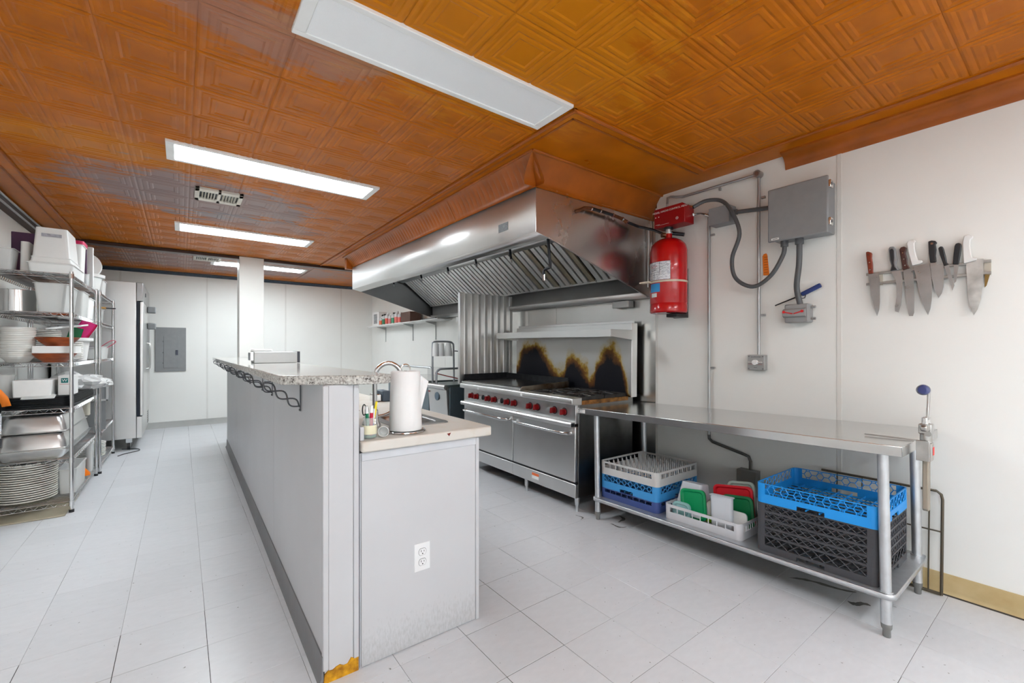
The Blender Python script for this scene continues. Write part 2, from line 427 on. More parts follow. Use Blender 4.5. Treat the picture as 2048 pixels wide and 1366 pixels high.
# flat borders
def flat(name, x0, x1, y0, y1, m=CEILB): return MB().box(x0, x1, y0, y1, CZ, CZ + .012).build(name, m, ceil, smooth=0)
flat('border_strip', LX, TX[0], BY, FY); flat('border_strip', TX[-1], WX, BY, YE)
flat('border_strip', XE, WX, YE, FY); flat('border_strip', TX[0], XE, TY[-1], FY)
def bead(p0, p1, r=.011, m=CEILD):
    return MB().tube([p0, p1], r, 8).build('bead', m, ceil)
bead((XE + .012, YE, CZ - .003), (XE + .012, 7.0, CZ - .003)); bead((XE, YE + .01, CZ - .003), (TX[-1], YE + .01, CZ - .003))
bead((TX[-1] + .01, BY, CZ - .003), (TX[-1] + .01, YE + .02, CZ - .003)); bead((TX[0] - .01, BY, CZ - .003), (TX[0] - .01, 7.0, CZ - .003), .008)
bead((TX[0] - .085, BY, CZ - .003), (TX[0] - .085, 7.0, CZ - .003), .007)
# flat framing line inside the plain panel beside the hood
MB().box(XE + .06, XE + .075, YE + .075, 6.9, CZ - .003, CZ).build('border_strip', CEILD, ceil)
MB().box(XE + .06, 3.0, YE + .07, YE + .085, CZ - .003, CZ).build('border_strip', CEILD, ceil)

def cove(name, prof, axis, a, b, m, ribs=0.0, rm=None, label=None):
    o = MB().prism(prof, axis, a, b).build(name, m, smooth=50); struct(o, label); return o
# right wall crown, stopping above the grey enclosure
def arc(c, r, a0, a1, n=8): return [(c[0] + r * math.cos(R(a0 + (a1 - a0) * i / n)), c[1] + r * math.sin(R(a0 + (a1 - a0) * i / n))) for i in range(n + 1)]
pr = [(WX, CZ), (WX - .085, CZ), (WX - .085, CZ - .010)] + [(WX - .075 + .0 + x, z) for x, z in arc((0 - .0, CZ - .085), .07, 90, 0, 8)] + [(WX, CZ - .097)]
cove('trim_1', pr, 'y', BY, 1.215, CEILD, label='brown cove moulding along the right wall')
pr = [(FY, CZ), (FY - .05, CZ), (FY - .05, CZ - .01)] + [(FY - .045 + x, z) for x, z in arc((0, CZ - .05), .04, 90, 0, 6)] + [(FY, CZ - .06)]
t = cove('trim_2', pr, 'x', LX, WX, SLATE, label='slate coloured moulding along the far wall')
pr = [(LX, CZ), (LX + .075, CZ), (LX + .075, CZ - .012), (LX + .05, CZ - .03), (LX + .03, CZ - .055), (LX, CZ - .07)]
cove('trim_3', pr, 'y', BY, FY, DARKB, label='dark crown moulding along the left wall')
o = struct(MB().box(LX, XE + .6, 7.02, 7.15, CZ - .035, CZ + .005).build('trim_4', DARKB, bevel=.006), 'dark flat strip crossing the ceiling at the pillar')
# two grey wiring channels along the left crown
for k, (dx, dz) in enumerate(((.088, .02), (.055, .045))):
    tag(MB().tube([(LX + dx, BY, CZ - dz), (LX + dx, FY - .1, CZ - dz)], .009, 8).build('ceiling_conduit', GALV),
        ('thin grey conduit along the left crown, nearer the ceiling', 'thin grey conduit along the left crown, nearer the wall')[k], 'conduit', 'conduits on the left crown')

# cornice of fluted cove round the hood
HX, HY0, HY1 = 1.885, 2.235, 6.15     # hood front plane, hood ends
CX, CY_ = 1.785, 2.145                 # ceiling lines of the cornice
def cov(d, t):   # t 0 at the ceiling .. 1 at hood top, concave quarter
    return d * (1 - math.cos(t * math.pi / 2)) if False else d * t ** 1.6
zb = 2.345
def cornice_seg(name, along, a, b, lab, slope=0.0):
    m = MB(); n = max(8, int((b - a) / .0058)); K = 9
    vs = []; fs = []
    for i in range(n + 1):
        s_ = a + (b - a) * i / n
        for k in range(K + 1):
            t = k / K
            z = CZ - (CZ - zb) * t
            off = .1 * (1 - (1 - t) ** 1.9)
            rib = .013 * (abs(math.cos(math.pi * s_ / .058)) ** .45) * math.sin(math.pi * min(1, max(0, (t - .1) / .74))) * (1 if .1 < t < .84 and along == 'y' else 0)
            if t < .1: off -= .006
            if t > .9: off -= .008
            off -= rib
            if along == 'y': vs.append((CX + off, s_, z + slope * (s_ - HY0) * t))
            else: vs.append((s_, CY_ + off * .9, z))
    for i in range(n):
        for k in range(K):
            p = i * (K + 1) + k
            f = (p, p + 1, p + K + 2, p + K + 1)
            fs.append(f[::-1] if along == 'y' else f)
    m.add(vs, fs)
    return m
SLH = .0125
par = MB().tube([(CX - .004, CY_ - .004, CZ - .004), (CX - .004, HY1 + .08, CZ - .004)], .009, 8).build('trim_5', CEILD); struct(par, 'fluted brown cove above the hood front')
for a, b in ((CY_, 3.3), (3.304, 4.72), (4.724, HY1 + .08)):
    cornice_seg('cove_panel', 'y', a, b, None, SLH).build('cove_panel', CEILD, par, smooth=50)
par2 = MB().tube([(CX - .004, CY_ - .004, CZ - .004), (WX, CY_ - .004, CZ - .004)], .011, 8).build('trim_6', CEILD); struct(par2, 'fluted brown cove above the hood end')
cornice_seg('cove_panel', 'x', CX, WX, None).build('cove_panel', CEILD, par2, smooth=50)
# left end of the cove closes against the ceiling
MB().box(CX + .02, WX, HY1 + .0, HY1 + .08, zb + .03, CZ).build('cove_end', CEILD, par)

# ------------------------------------------------------------------ ceiling lights and vents
DIFF_ON = mat('lit diffuser', (0.865, 0.95, 1.0), 0.5, emit=LAMP, var=0)
DIFF_OFF = mat('unlit prismatic diffuser', lin(250, 251, 252), 0.4, var=0.02, scale=3, bump=0.5, bscale=260)
FRAME = mat('light frame white enamel', lin(244, 244, 242), 0.4, var=0.04)
def light(x0, x1, y0, y1, on, label, w=.028):
    t = thing('ceiling_light', label, 'light', ((x0 + x1) / 2, (y0 + y1) / 2, CZ), 'troffer lights in the ceiling')
    z0, z1 = CZ - .012, CZ + .012
    m = MB(); m.box(x0, x1, y0, y0 + w, z0, z1); m.box(x0, x1, y1 - w, y1, z0, z1); m.box(x0, x0 + w * 1.6, y0 + w, y1 - w, z0, z1); m.box(x1 - w * 1.6, x1, y0 + w, y1 - w, z0, z1)
    m.build('frame', FRAME, t, bevel=.003)
    MB().box(x0 + w, x1 - w, y0 + w * .9, y1 - w * .9, CZ - .006, CZ + .004).build('diffuser', DIFF_ON if on else DIFF_OFF, t, smooth=0)
    return t
light(.35, 1.636, 1.63, 1.925, False, 'unlit troffer light with dusty grey diffuser nearest the camera', .03)
light(-.079, 1.248, 3.38, 3.702, True, 'lit troffer light in front of the nearer ceiling vent')
light(-.055, 1.243, 5.49, 5.86, True, 'lit troffer light between the nearer vent and the pillar')
light(.34, 1.61, 7.52, 7.89, True, 'lit troffer light partly behind the pillar')
light(-.45, .85, -.55, -.22, True, 'added lit troffer light above and behind the viewer')  # this and the next two are unseen lamps added for fill
light(1.55, 2.85, -1.55, -1.22, True, 'added lit troffer light behind the viewer near the right wall')
light(-.45, .85, -2.35, -2.02, True, 'added lit troffer light farthest behind the viewer')
VENTW = mat('vent cream enamel', lin(222, 216, 204), 0.45, var=0.08)
def vent(x0, x1, y0, y1, label):
    t = thing('ceiling_vent', label, 'vent', ((x0 + x1) / 2, (y0 + y1) / 2, CZ), 'ceiling vents')
    w = .032; z0, z1 = CZ - .016, CZ + .008; xm = (x0 + x1) / 2
    m = MB(); m.box(x0, x1, y0, y0 + w * 2, z0, z1); m.box(x0, x1, y1 - w * 2, y1, z0, z1); m.box(x0, x0 + w, y0, y1, z0, z1); m.box(x1 - w, x1, y0, y1, z0, z1); m.box(xm - .012, xm + .012, y0, y1, z0, z1)
    m.build('frame', VENTW, t, bevel=.003)
    MB().box(x0 + .01, x1 - .01, y0 + .01, y1 - .01, CZ - .002, CZ + .006).build('backing', BLACK, t)
    for k in range(12):
        x = x0 + w + .01 + (x1 - x0 - 2 * w - .02) * (k + .5) / 12
        if abs(x - xm) < .014: continue
        MB().cbox((x, (y0 + y1) / 2, CZ - .01), (.004, (y1 - y0) - 4 * w, .016), Matrix.Rotation(R(30 if x < xm else -30), 3, 'Y')).build('louver', VENTW, t)
vent(.085, .412, 4.21, 4.535, 'cream louvred ceiling vent between the two nearer lit troffers')
vent(.13, .445, 7.23, 7.6, 'cream louvred ceiling vent beyond the dark ceiling strip')
# ------------------------------------------------------------------ bar
BARW = mat('bar cladding white', lin(198, 198, 201), 0.38, var=0.04, scale=2, bump=0.02, bscale=180)
ENDW = mat('counter end cladding', lin(194, 194, 196), 0.45, var=0.05, scale=3, bump=0.02, bscale=160)
GRIME = mat('cladding with scuffs', lin(194, 194, 196), 0.45, var=0.03, scale=3)
def scuffs(m, ztop, colr):
    """dirt splashed up from the floor: streaky noise fading out by ztop"""
    nt = m.node_tree; N = nt.nodes; L = nt.links; b = N['Principled BSDF']; src = b.inputs['Base Color'].links[0].from_socket
    gp = N.new('ShaderNodeNewGeometry'); sx = N.new('ShaderNodeSeparateXYZ'); L.new(gp.outputs['Position'], sx.inputs[0])
    nz = N.new('ShaderNodeTexNoise'); nz.inputs['Scale'].default_value = 55; nz.inputs['Detail'].default_value = 6
    mp = N.new('ShaderNodeMapping'); mp.inputs['Scale'].default_value = (2.5, 1, .8); L.new(gp.outputs['Position'], mp.inputs[0]); L.new(mp.outputs[0], nz.inputs['Vector'])
    hz = N.new('ShaderNodeMapRange'); hz.inputs['From Min'].default_value = ztop; hz.inputs['From Max'].default_value = 0.0; hz.inputs['To Min'].default_value = -.35; hz.inputs['To Max'].default_value = .28; L.new(sx.outputs['Z'], hz.inputs['Value'])
    ad = N.new('ShaderNodeMath'); ad.operation = 'ADD'; L.new(nz.outputs['Fac'], ad.inputs[0]); L.new(hz.outputs[0], ad.inputs[1])
    mr = N.new('ShaderNodeMapRange'); mr.inputs['From Min'].default_value = .48; mr.inputs['From Max'].default_value = .85; mr.inputs['To Max'].default_value = .45; L.new(ad.outputs[0], mr.inputs['Value'])
    mx = N.new('ShaderNodeMix'); mx.data_type = 'RGBA'; L.new(mr.outputs[0], mx.inputs[0]); L.new(src, mx.inputs[6]); mx.inputs[7].default_value = (*colr, 1); L.new(mx.outputs[2], b.inputs['Base Color'])
scuffs(GRIME, .28, lin(150, 150, 148))
GREYBASE = mat('bar cove base grey', lin(120, 120, 122), 0.4, var=0.08)
FOAM = mat('exposed yellow foam', lin(205, 150, 22), 0.85, var=0.3, scale=40, bump=0.8, bscale=90, col2=lin(150, 95, 8))
IRON = mat('wrought iron', lin(96, 98, 102), 0.5, 0.6, var=0.15)
BROT = -.0094; BPIV = (.56, 1.75, 0)
bar = thing('bar_half_wall', 'long white half wall of the bar under the granite top', 'half wall', (.43, 1.75, 0), world=False, rot=(0, 0, BROT))
BL = 5.05; BT = 1.127
MB().box(.004, .13, .004, BL, 0, BT).build('core', BARW, bar, smooth=0)
cuts = [0, 1.2, 2.42, 3.64, BL]
for k in range(4):
    MB().box(-.001, .0035, cuts[k] + (.02 if k == 0 else .002), cuts[k + 1] - .002, .05, BT - .001).build('wall_panel', BARW, bar, smooth=0)
MB().box(-.004, .018, -.003, .02, .045, BT - .002).build('corner_trim', ENDW, bar, bevel=.004)
MB().box(.018, .108, -.001, .004, .04, BT - .002).build('end_panel', ENDW, bar, smooth=0)
MB().box(.110, .131, -.004, .004, .0, BT - .002).build('corner_trim', ENDW, bar, bevel=.003)
m = MB(); m.prism([(-.001, .1), (-.006, .1), (-.008, .02), (-.018, .004), (-.02, 0), (-.001, 0)], 'y', .0, BL); m.build('cove_base', GREYBASE, bar)
m = MB(); rr = random.Random(3); top = [(.003 + .125 * i / 9, .03 + .02 * rr.random() + .018 * (i / 9)) for i in range(10)]
m.prism([(-.002, .0)] + [(.128, .0)] + top[::-1], 'y', -.006, .002); m.build('broken_corner', FOAM, bar, label='crumbling yellow foam core at the broken bottom corner')
# iron brackets
def bracket_mesh():
    m = MB(); r = .0036
    A = .145; Hh = .125
    m.box(-.004, -.0005, -.006, .006, -.14, 0)
    m.box(-A, 0, -.006, .006, -.004, 0)
    n = 26
    for ph in (0, math.pi):
        pts = []
        for i in range(n + 1):
            t = i / n
            x = -A + A * t; z = -.008 - (Hh - .012) * t
            d = .017 * math.sin(2.15 * 2 * math.pi * t / 1.0 * .72 + ph) * (1 if t < 1 else 0)
            nx, nz = -.65, -.76
            pts.append((x + d * .65 - .004, 0, z + d * -.76 * -1))
        m.tube(pts, r, 6)
    for z in (-.118, -.134): m.cyl((-.008, 0, z), (-.003, 0, z), .005, 8)
    return m
bm_ = bracket_mesh().mesh('bracket', IRON, 40)
for y in (.40, 1.22, 1.64, 2.36, 2.9, 3.6, 4.35, 4.95):
    o = bpy.data.objects.new('bracket', bm_); COL.objects.link(o); o.parent = bar; o.location = (-.0035, y, BT)
# granite top
GRAN = mat('granite', lin(190, 188, 182), 0.1, var=0.25, scale=110, col2=lin(128, 122, 116), thresh=(.32, .62), spec=0.6, flecks=(90, .64, lin(84, 78, 74)))
nt = GRAN.node_tree
pts = []
def bl(x, y):  # bar-local to world
    c, s_ = math.cos(BROT), math.sin(BROT); return (.43 + x * c - y * s_, 1.75 + x * s_ + y * c)
outline = [(.3, 1.9), (.31, 1.878), (.425, 1.782), (.553, 1.712), (.605, 1.702), (.66, 1.714), (.692, 1.745)] + [bl(.27, 5.2), bl(-.15, 5.25)]
gt = thing('granite_bar_top', 'speckled grey granite bar top with clipped near corner', 'countertop', (.45, 1.75, BT))
MB().prism(outline, 'z', BT + .0005, BT + .036).build('slab', GRAN, gt, bevel=.004)
# ------------------------------------------------------------------ sink counter
LAM = mat('cream laminate', lin(206, 201, 193), 0.38, var=0.05, scale=9, col2=lin(200, 190, 175), thresh=(.3, .5))
sc_ = thing('sink_cabinet', 'white clad base cabinet behind the bar', 'cabinet', BPIV); sc_.rotation_euler = (0, 0, BROT)
m = MB(); m.box(.565, .58, 1.752, 6.5, 0, .85); m.box(1.097, 1.112, 1.752, 6.5, 0, .85); m.box(.58, 1.097, 1.752, 1.77, 0, .85); m.box(.58, 1.097, 6.48, 6.5, 0, .85); m.box(.58, 1.097, 1.77, 6.48, .02, .04); m.build('body', ENDW, sc_, smooth=0)
MB().box(.57, 1.098, 1.745, 1.752, .004, .853).build('end_panel', GRIME, sc_, smooth=0)
MB().box(1.1, 1.118, 1.742, 1.764, 0, .853).build('corner_trim', ENDW, sc_, bevel=.003)
MB().box(.57, 1.1, 1.741, 1.747, .82, .854).build('top_batten', mat('batten grey', lin(196, 197, 201), 0.5), sc_, bevel=.002)
wt = thing('laminate_worktop', 'cream laminate worktop with chipped rounded edge beside the bar', 'worktop', BPIV); wt.rotation_euler = (0, 0, BROT)
SX0, SX1, SY0, SY1 = .80, 1.058, 1.95, 2.32
m = MB()
X0, X1, Y0, Y1, Z0, Z1 = .566, 1.182, 1.722, 6.5, .857, .9
r_ = .018
m.prism([(X0, Y0), (X1 - r_, Y0), (X1 - r_ * .3, Y0 + r_ * .3), (X1, Y0 + r_), (X1, SY0), (X0, SY0)], 'z', Z0, Z1)
m.box(X0, SX0, SY0, SY1, Z0, Z1); m.box(SX1, X1, SY0, SY1, Z0, Z1); m.box(X0, X1, SY1, Y1, Z0, Z1)
m.build('slab', LAM, wt, bevel=.006)
MB().box(.566, .583, 1.75, 6.5, .9, .955).build('upstand', ENDW, wt, bevel=.003)
CHIP = mat('chip red brown', lin(110, 30, 22), 0.7)
MB().prism([(.937, .892), (.957, .895), (.948, .88)], 'y', 1.7205, 1.7215).build('chip', CHIP, wt)
sk = thing('sink', 'stainless drop-in sink in the cream worktop', 'sink', (0, 0, 0)); PINV.pop(sk.name)
for _ in (0,): sk.location = BPIV; PINV[sk.name] = Matrix.Translation(BPIV).inverted(); sk.rotation_euler = (0, 0, BROT)
m = MB(); w = .03
m.tub([(SX0 - .012, SX1 + .012, SY0 - .012, SY1 + .012, .03, .9), (SX0 - .012, SX1 + .012, SY0 - .012, SY1 + .012, .03, .905), (SX0 + w, SX1 - w, SY0 + w, SY1 - w, .04, .905),
       (SX0 + w + .006, SX1 - w - .006, SY0 + w + .006, SY1 - w - .006, .04, .897), (SX0 + w + .02, SX1 - w - .02, SY0 + w + .02, SY1 - w - .02, .05, .75)], bottom=False, top=False)
SINKS = mat('sink steel', (0.42, 0.42, 0.42), 0.28, 1.0, var=0.08); m.build('rim', SINKS, sk)
MB().tub([(SX0 + w + .02, SX1 - w - .02, SY0 + w + .02, SY1 - w - .02, .05, .75), (SX0 + w + .05, SX1 - w - .05, SY0 + w + .05, SY1 - w - .05, .05, .735)], bottom=False, top=True).build('basin_floor', SINKS, sk)
MB().lathe([(.0, .7372), (.03, .7375), (.036, .7352)], (.93, 2.14, 0), 16).build('drain', CHROME, sk)
fc = thing('faucet', 'tall chrome gooseneck faucet beside the sink', 'faucet', (.632, 1.935, .9))
fx, fy = .632, 1.87
fx, fy = .725, 2.03
fc.location = (fx, fy, .9); PINV[fc.name] = Matrix.Translation((fx, fy, .9)).inverted()
d_ = Vector((.95, -.25, 0)).normalized()
def fp(s_, z): return (fx + d_.x * s_, fy + d_.y * s_, z)
pts = [fp(0, .9), fp(0, 1.0), fp(0, 1.12)] + [fp(.062 - .062 * math.cos(R(a)), 1.13 + .07 * math.sin(R(a))) for a in range(0, 181, 15)] + [fp(.127, 1.06), fp(.128, 1.02)]
MB().tube(pts, .0105, 14).build('spout', CHROME, fc)
MB().lathe([(.026, .9), (.026, .915), (.018, .93), (.0145, .98)], (fx, fy, 0), 18, cap0=True).build('base', CHROME, fc)
MB().tube([fp(-.0, .945), (fx + .05, fy - .005, .955), (fx + .085, fy - .01, .968)], [.008, .006, .009], 10).build('lever', CHROME, fc)
sp = thing('soap_dispenser', 'short chrome curved soap dispenser behind the pen jar', 'dispenser', (.603, 2.02, .9))
MB().tube([(.603, 2.02, .9), (.603, 2.02, .97), (.61, 2.02, .985), (.625, 2.015, .99), (.645, 2.01, .98)], [.012, .01, .01, .009, .008], 10).build('spout', CHROME, sp)
# paper towel
tx, ty = .797, 1.842
hd = thing('paper_towel_holder', 'wire paper towel stand with a round base and loop handle', 'towel holder', (tx, ty, .9))
MB().tube([(tx + .083 * math.cos(R(a)), ty + .083 * math.sin(R(a)), .9045) for a in range(0, 360, 12)], .0042, 8, closed=True).build('base_ring', CHROME, hd)
MB().tube([(tx - .083, ty, .9045), (tx, ty, .906), (tx + .083, ty, .9045)], .004, 8).build('cross_wire', CHROME, hd)
MB().cyl((tx, ty, .905), (tx, ty, 1.172), .005, 10).build('rod', CHROME, hd)
MB().tube([(tx - .022, ty + .0, 1.172)] + [(tx - .022 * math.cos(R(a)), ty + .0, 1.176 + .022 * math.sin(R(a))) for a in range(0, 181, 20)] + [(tx + .022, ty, 1.172)], .003, 8).build('loop', CHROME, hd)
pt = thing('paper_towel_roll', 'thick white paper towel roll with a loose sheet end', 'paper towels', (tx, ty, .91))
m = MB(); m.lathe([(.012, .911), (.071, .911), (.0715, .915), (.064, 1.165), (.062, 1.168), (.02, 1.168), (.02, 1.16), (.012, 1.16), (.012, .911)], (tx, ty, 0), 36); m.build('roll', PAPER, pt)
m = MB(); vs = []; fs = []
n = 8
for i in range(n + 1):
    t = i / n
    for k in range(9):
        z = (.93, .985, 1.02, 1.055, 1.09, 1.12, 1.13, 1.14, 1.15)[k]
        a = R(-38)
        ln = .05 * t * (min(1.0, max(0.0, (z - .985) / .135)) if z < 1.12 else max(0.0, 1 - (z - 1.12) / .03))
        bx, by = tx + .067 * math.cos(a), ty + .067 * math.sin(a)
        vs.append((bx + .85 * ln, by + .12 * ln + .004 * math.sin(t * 3), z))
for i in range(n):
    for k in range(8): p = i * 9 + k; fs.append((p, p + 9, p + 10, p + 1))
o = m.add(vs, fs).build('loose_sheet', PAPER, pt); md = o.modifiers.new('thick', 'SOLIDIFY'); md.thickness = .0012
# pen jar
jx, jy = .617, 1.79
jar = thing('pen_jar', 'small glass jar with a cream label and green liquid line holding pens', 'jar', (jx, jy, .9))
m = MB(); m.lathe([(0, .902), (.027, .902), (.029, .906), (.029, .965), (.024, .976), (.025, .985), (.0228, .985), (.0215, .976), (.0265, .963), (.0265, .907), (0, .905)], (jx, jy, 0), 28); m.build('glass', GLASS, jar)
m = MB(); m.lathe([(.0293, .919), (.0297, .92), (.0297, .954), (.0293, .955)], (jx, jy, 0), 28); m.build('label', mat('cream jar label', lin(226, 220, 190), 0.6), jar)
m = MB(); m.lathe([(0, .9055), (.0262, .9055), (.0262, .914), (0, .914)], (jx, jy, 0), 24); m.build('tinted_base', mat('green tint', lin(30, 110, 84), 0.2), jar)
def pen(name, label, cat, dx, dy, tilt, L, r, body, capm, capl, tip=False):
    t = thing(name, label, cat, (jx + dx, jy + dy, .906), 'pens and tools in the jar')
    b = Vector((jx + dx, jy + dy, .9145)); d = Vector((tilt[0], tilt[1], 1)).normalized()
    MB().cyl(b, b + d * (L - capl), r, 12).build('barrel', body, t)
    MB().cyl(b + d * (L - capl), b + d * L, r * 1.08, 12, r2=r * .95).build('cap', capm, t)
    return t
GRN = mat('green marker', lin(12, 120, 84), 0.4); RDM = mat('red marker', lin(196, 28, 60), 0.4); YEL = mat('yellow pen', lin(245, 220, 40), 0.4); BLU = mat('blue pen', lin(60, 110, 190), 0.4)
pen('marker', 'green marker with white cap in the pen jar', 'marker', -.008, -.002, (-.03, 0), .118, .0065, GRN, WHITEPL, .03)
pen('marker', 'red marker with white cap in the pen jar', 'marker', .005, -.004, (.02, -.02), .12, .0068, RDM, WHITEPL, .03)
pen('pen', 'yellow pen leaning in the pen jar', 'pen', .012, .006, (.14, -.02), .135, .0048, YEL, YEL, .05)
pen('pen', 'slim white and blue pen in the pen jar', 'pen', .010, -.006, (.1, .05), .105, .004, BLU, WHITEPL, .06)
sc2 = thing('scissors', 'black handled scissors standing in the pen jar', 'scissors', (jx - .015, jy, .91))
m = MB(); bx = jx - .0165
m.tube([(bx - .004 + .007 * math.cos(R(a)), jy + .004, 1.017 + .022 * math.sin(R(a))) for a in range(0, 360, 20)], .0024, 6, closed=True)
m.tube([(bx + .006 + .006 * math.cos(R(a)), jy - .001, 1.012 + .02 * math.sin(R(a))) for a in range(0, 360, 20)], .0024, 6, closed=True); m.build('handle', BLKPL, sc2)
MB().box(bx - .003, bx + .003, jy + .0005, jy + .003, .9145, .995).build('blade', STEEL, sc2)
cp = thing('plastic_cup', 'small translucent plastic cup lying on its side by the pen jar', 'cup', (.683, 1.775, .9))
mm = Matrix.Translation((.676, 1.785, .9225)) @ Matrix.Rotation(R(-25), 4, 'Z') @ Matrix.Rotation(R(84), 4, 'X')
m = MB(); m.lathe([(0, 0), (.016, 0), (.0215, .042), (.0225, .043), (.0205, .044), (.015, .003), (0, .003)], (0, 0, -.02), 22); m.xf(mm); m.build('shell', TRANSL, cp)
# wall outlet
PLATE = mat('outlet plate', lin(228, 228, 228), 0.35, var=0.02)
ol = thing('wall_outlet', 'white duplex outlet on the counter end panel', 'outlet', (.822, 1.745, .36))
ox0, ox1, oz0, oz1 = .793, .866, .312, .43
MB().box(ox0, ox1, 1.7395, 1.745, oz0, oz1).build('plate', PLATE, ol, bevel=.002)
DSL = mat('outlet slot', (0.02, .02, .02), 0.6)
for zc in (.393, .349):
    m = MB(); cxo = (ox0 + ox1) / 2
    m.prism([(cxo + .0165 * math.cos(R(a)), zc + min(.0135, max(-.0135, .0175 * math.sin(R(a))))) for a in range(0, 360, 12)], 'y', 1.7375, 1.74)
    so = m.build('socket', PLATE, ol)
    for dx, h in ((-.0065, .009), (.0065, .007)):
        MB().box(cxo + dx - .0011, cxo + dx + .0011, 1.7370, 1.7376, zc, zc + h).build('slot', DSL, so)
    MB().cyl((cxo, 1.7370, zc - .007), (cxo, 1.7376, zc - .007), .0028, 10).build('slot', DSL, so)
    m = MB(); m.tube([(cxo + .0175 * math.cos(R(a)), 1.7394, zc + min(.0145, max(-.0145, .0185 * math.sin(R(a))))) for a in range(0, 360, 12)], .0007, 5, closed=True); m.build('socket_gap', DSL, so)
# ------------------------------------------------------------------ steel worktable (sits a little out of level)
TB = (2.44, .47, 0); TS = -.0176
def TW(x, y, z):   # table frame -> world
    return (TB[0] + x, TB[1] + y, z + TS * y)
tb = thing('steel_worktable', 'long stainless worktable with undershelf against the right wall', 'table', TB, world=False, rot=(TS, 0, 0))
TL, TD = 1.915, .70
m = MB()
m.box(0, TD, 0, TL, .846, .851)
m.build('top', STEELT, tb, bevel=.002)
m = MB(); m.box(0, .004, .0, TL, .806, .8485); m.box(.0, .02, 0, TL, .806, .809); m.box(0, TD, 0, .004, .806, .8485); m.box(0, TD, TL - .004, TL, .806, .8485); m.box(TD - .004, TD, 0, TL, .806, .8485)
m.build('apron', STEELT, tb, bevel=.0015)
legs = [(.04, .075), (.04, 1.75), (.61, .075), (.61, 1.75)]
for lx, ly in legs:
    zb_ = -TS * ly
    l = MB().cyl((lx, ly, .06 + zb_), (lx, ly, .806), .0205, 20).build('leg', GALV, tb)
    MB().lathe([(.0, zb_), (.013, zb_), (.0145, zb_ + .004), (.0145, zb_ + .03), (.0195, zb_ + .04), (.0205, zb_ + .06)], (lx, ly, 0), 18).build('foot', mat('grey foot', lin(120, 120, 118), 0.5), l)
m = MB(); m.prism(m.rrect(.012, .645, .04, 1.785, .03), 'z', .196, .2); m.build('undershelf', GALV, tb)
m = MB(); o_ = m.rrect(.012, .645, .04, 1.785, .03)
n = len(o_)
m.add([(p[0], p[1], .172) for p in o_] + [(p[0], p[1], .1995) for p in o_], [(i, (i + 1) % n, n + (i + 1) % n, n + i) for i in range(n)])
o = m.build('shelf_rim', GALV, tb); md = o.modifiers.new('s', 'SOLIDIFY'); md.thickness = .002
for lx, ly in legs:
    MB().cyl((lx, ly, .17), (lx, ly, .204), .026, 18).build('socket_collar', GALV, tb)
LABELW = mat('white sticker', lin(232, 232, 230), 0.5)
MB().box(-.0008, 0, 1.83, 1.905, .814, .842).build('maker_label', LABELW, tb, smooth=0)
m = MB(); m.tube([(-.0012, 1.893 + .006 * math.cos(R(a)), .828 + .008 * math.sin(R(a))) for a in range(40, 330, 20)], .0014, 5); m.build('logo_ring', BLKPL, tb)
# can opener
CO = mat('can opener steel', (0.5, 0.49, 0.47), 0.3, 1.0, var=0.2, scale=15)
TANM = mat('worn tan steel', lin(160, 150, 136), 0.45, 0.6, var=0.1)
co = thing('can_opener', 'table mounted can opener with blue crank knob at the table corner', 'can opener', (2.6, .45, .55))
cxo, cyo = 2.62, .442
def ux(u): return cxo + u / .798
MB().box(cxo - .022, cxo + .028, .420, .4685, .777, .853).build('clamp_block', mat('clamp steel', (0.47, .45, .43), 0.4, 0.9, var=0.1), co, bevel=.003)
MB().box(cxo - .036, cxo - .024, .424, .4685, .777, .866).build('clamp_plate', CO, co, bevel=.002)
MB().box(cxo + .02, cxo + .03, .47, .665, .8525, .858).build('base_plate', CO, co, bevel=.001)
m = MB(); m.prism([(ux(-.010), .562), (ux(-.004), .553), (ux(.018), .553), (ux(.025), .562), (ux(.026), .776), (ux(-.008), .776)], 'y', .432, .452); m.build('drop_bar', TANM, co, bevel=.003)
MB().cyl((cxo + .004, cyo, .853), (cxo + .004, cyo, .893), .021, 18).build('neck', CO, co, bevel=.002)
MB().box(cxo - .02, cxo + .032, .42, .464, .892, .937).build('head', CO, co, bevel=.005)
m = MB(); m.prism([(ux(-.069), .934), (ux(-.064), .938), (ux(-.015), .937), (ux(-.015), .912), (ux(-.06), .912), (ux(-.069), .918)], 'y', .424, .446); m.build('jaw', CO, co, bevel=.004)
MB().cyl((cxo - .03, .43, .897), (cxo - .018, .43, .897), .012, 14).build('gear', CO, co)
for u in (-.014, .016): MB().cyl((ux(u), cyo, .937), (ux(u), cyo, .966), .012, 6).build('nut', CHROME, co, bevel=.002)
m = MB(); m.prism([(ux(.006), 1.088), (ux(.016), 1.084), (ux(.017), 1.070), (ux(.012), 1.03), (ux(.004), .997), (ux(.003), .955), (ux(-.017), .955), (ux(-.016), 1.0), (ux(-.008), 1.03), (ux(-.003), 1.068), (ux(-.004), 1.082)], 'y', .430, .438); m.build('crank', CO, co, bevel=.002)
mm = Matrix.Translation((ux(-.016), .446, 1.087)) @ Matrix.Rotation(R(90), 4, 'Y')
m = MB(); m.lathe([(0, -.03), (.014, -.028), (.0225, -.016), (.024, .0), (.020, .014), (.011, .026), (0, .028)], (0, 0, 0), 24); m.xf(mm); m.build('knob', mat('navy knob', lin(44, 56, 110), 0.2, coat=0.5), co)
MB().cyl((ux(.006), .428, 1.078), (ux(.006), .44, 1.078), .009, 14).build('knob_pin', CHROME, co)
MB().box(cxo + .006, cxo + .0285, .4188, .42, .80, .835).build('red_label', mat('red label', lin(235, 40, 36), 0.5), co)
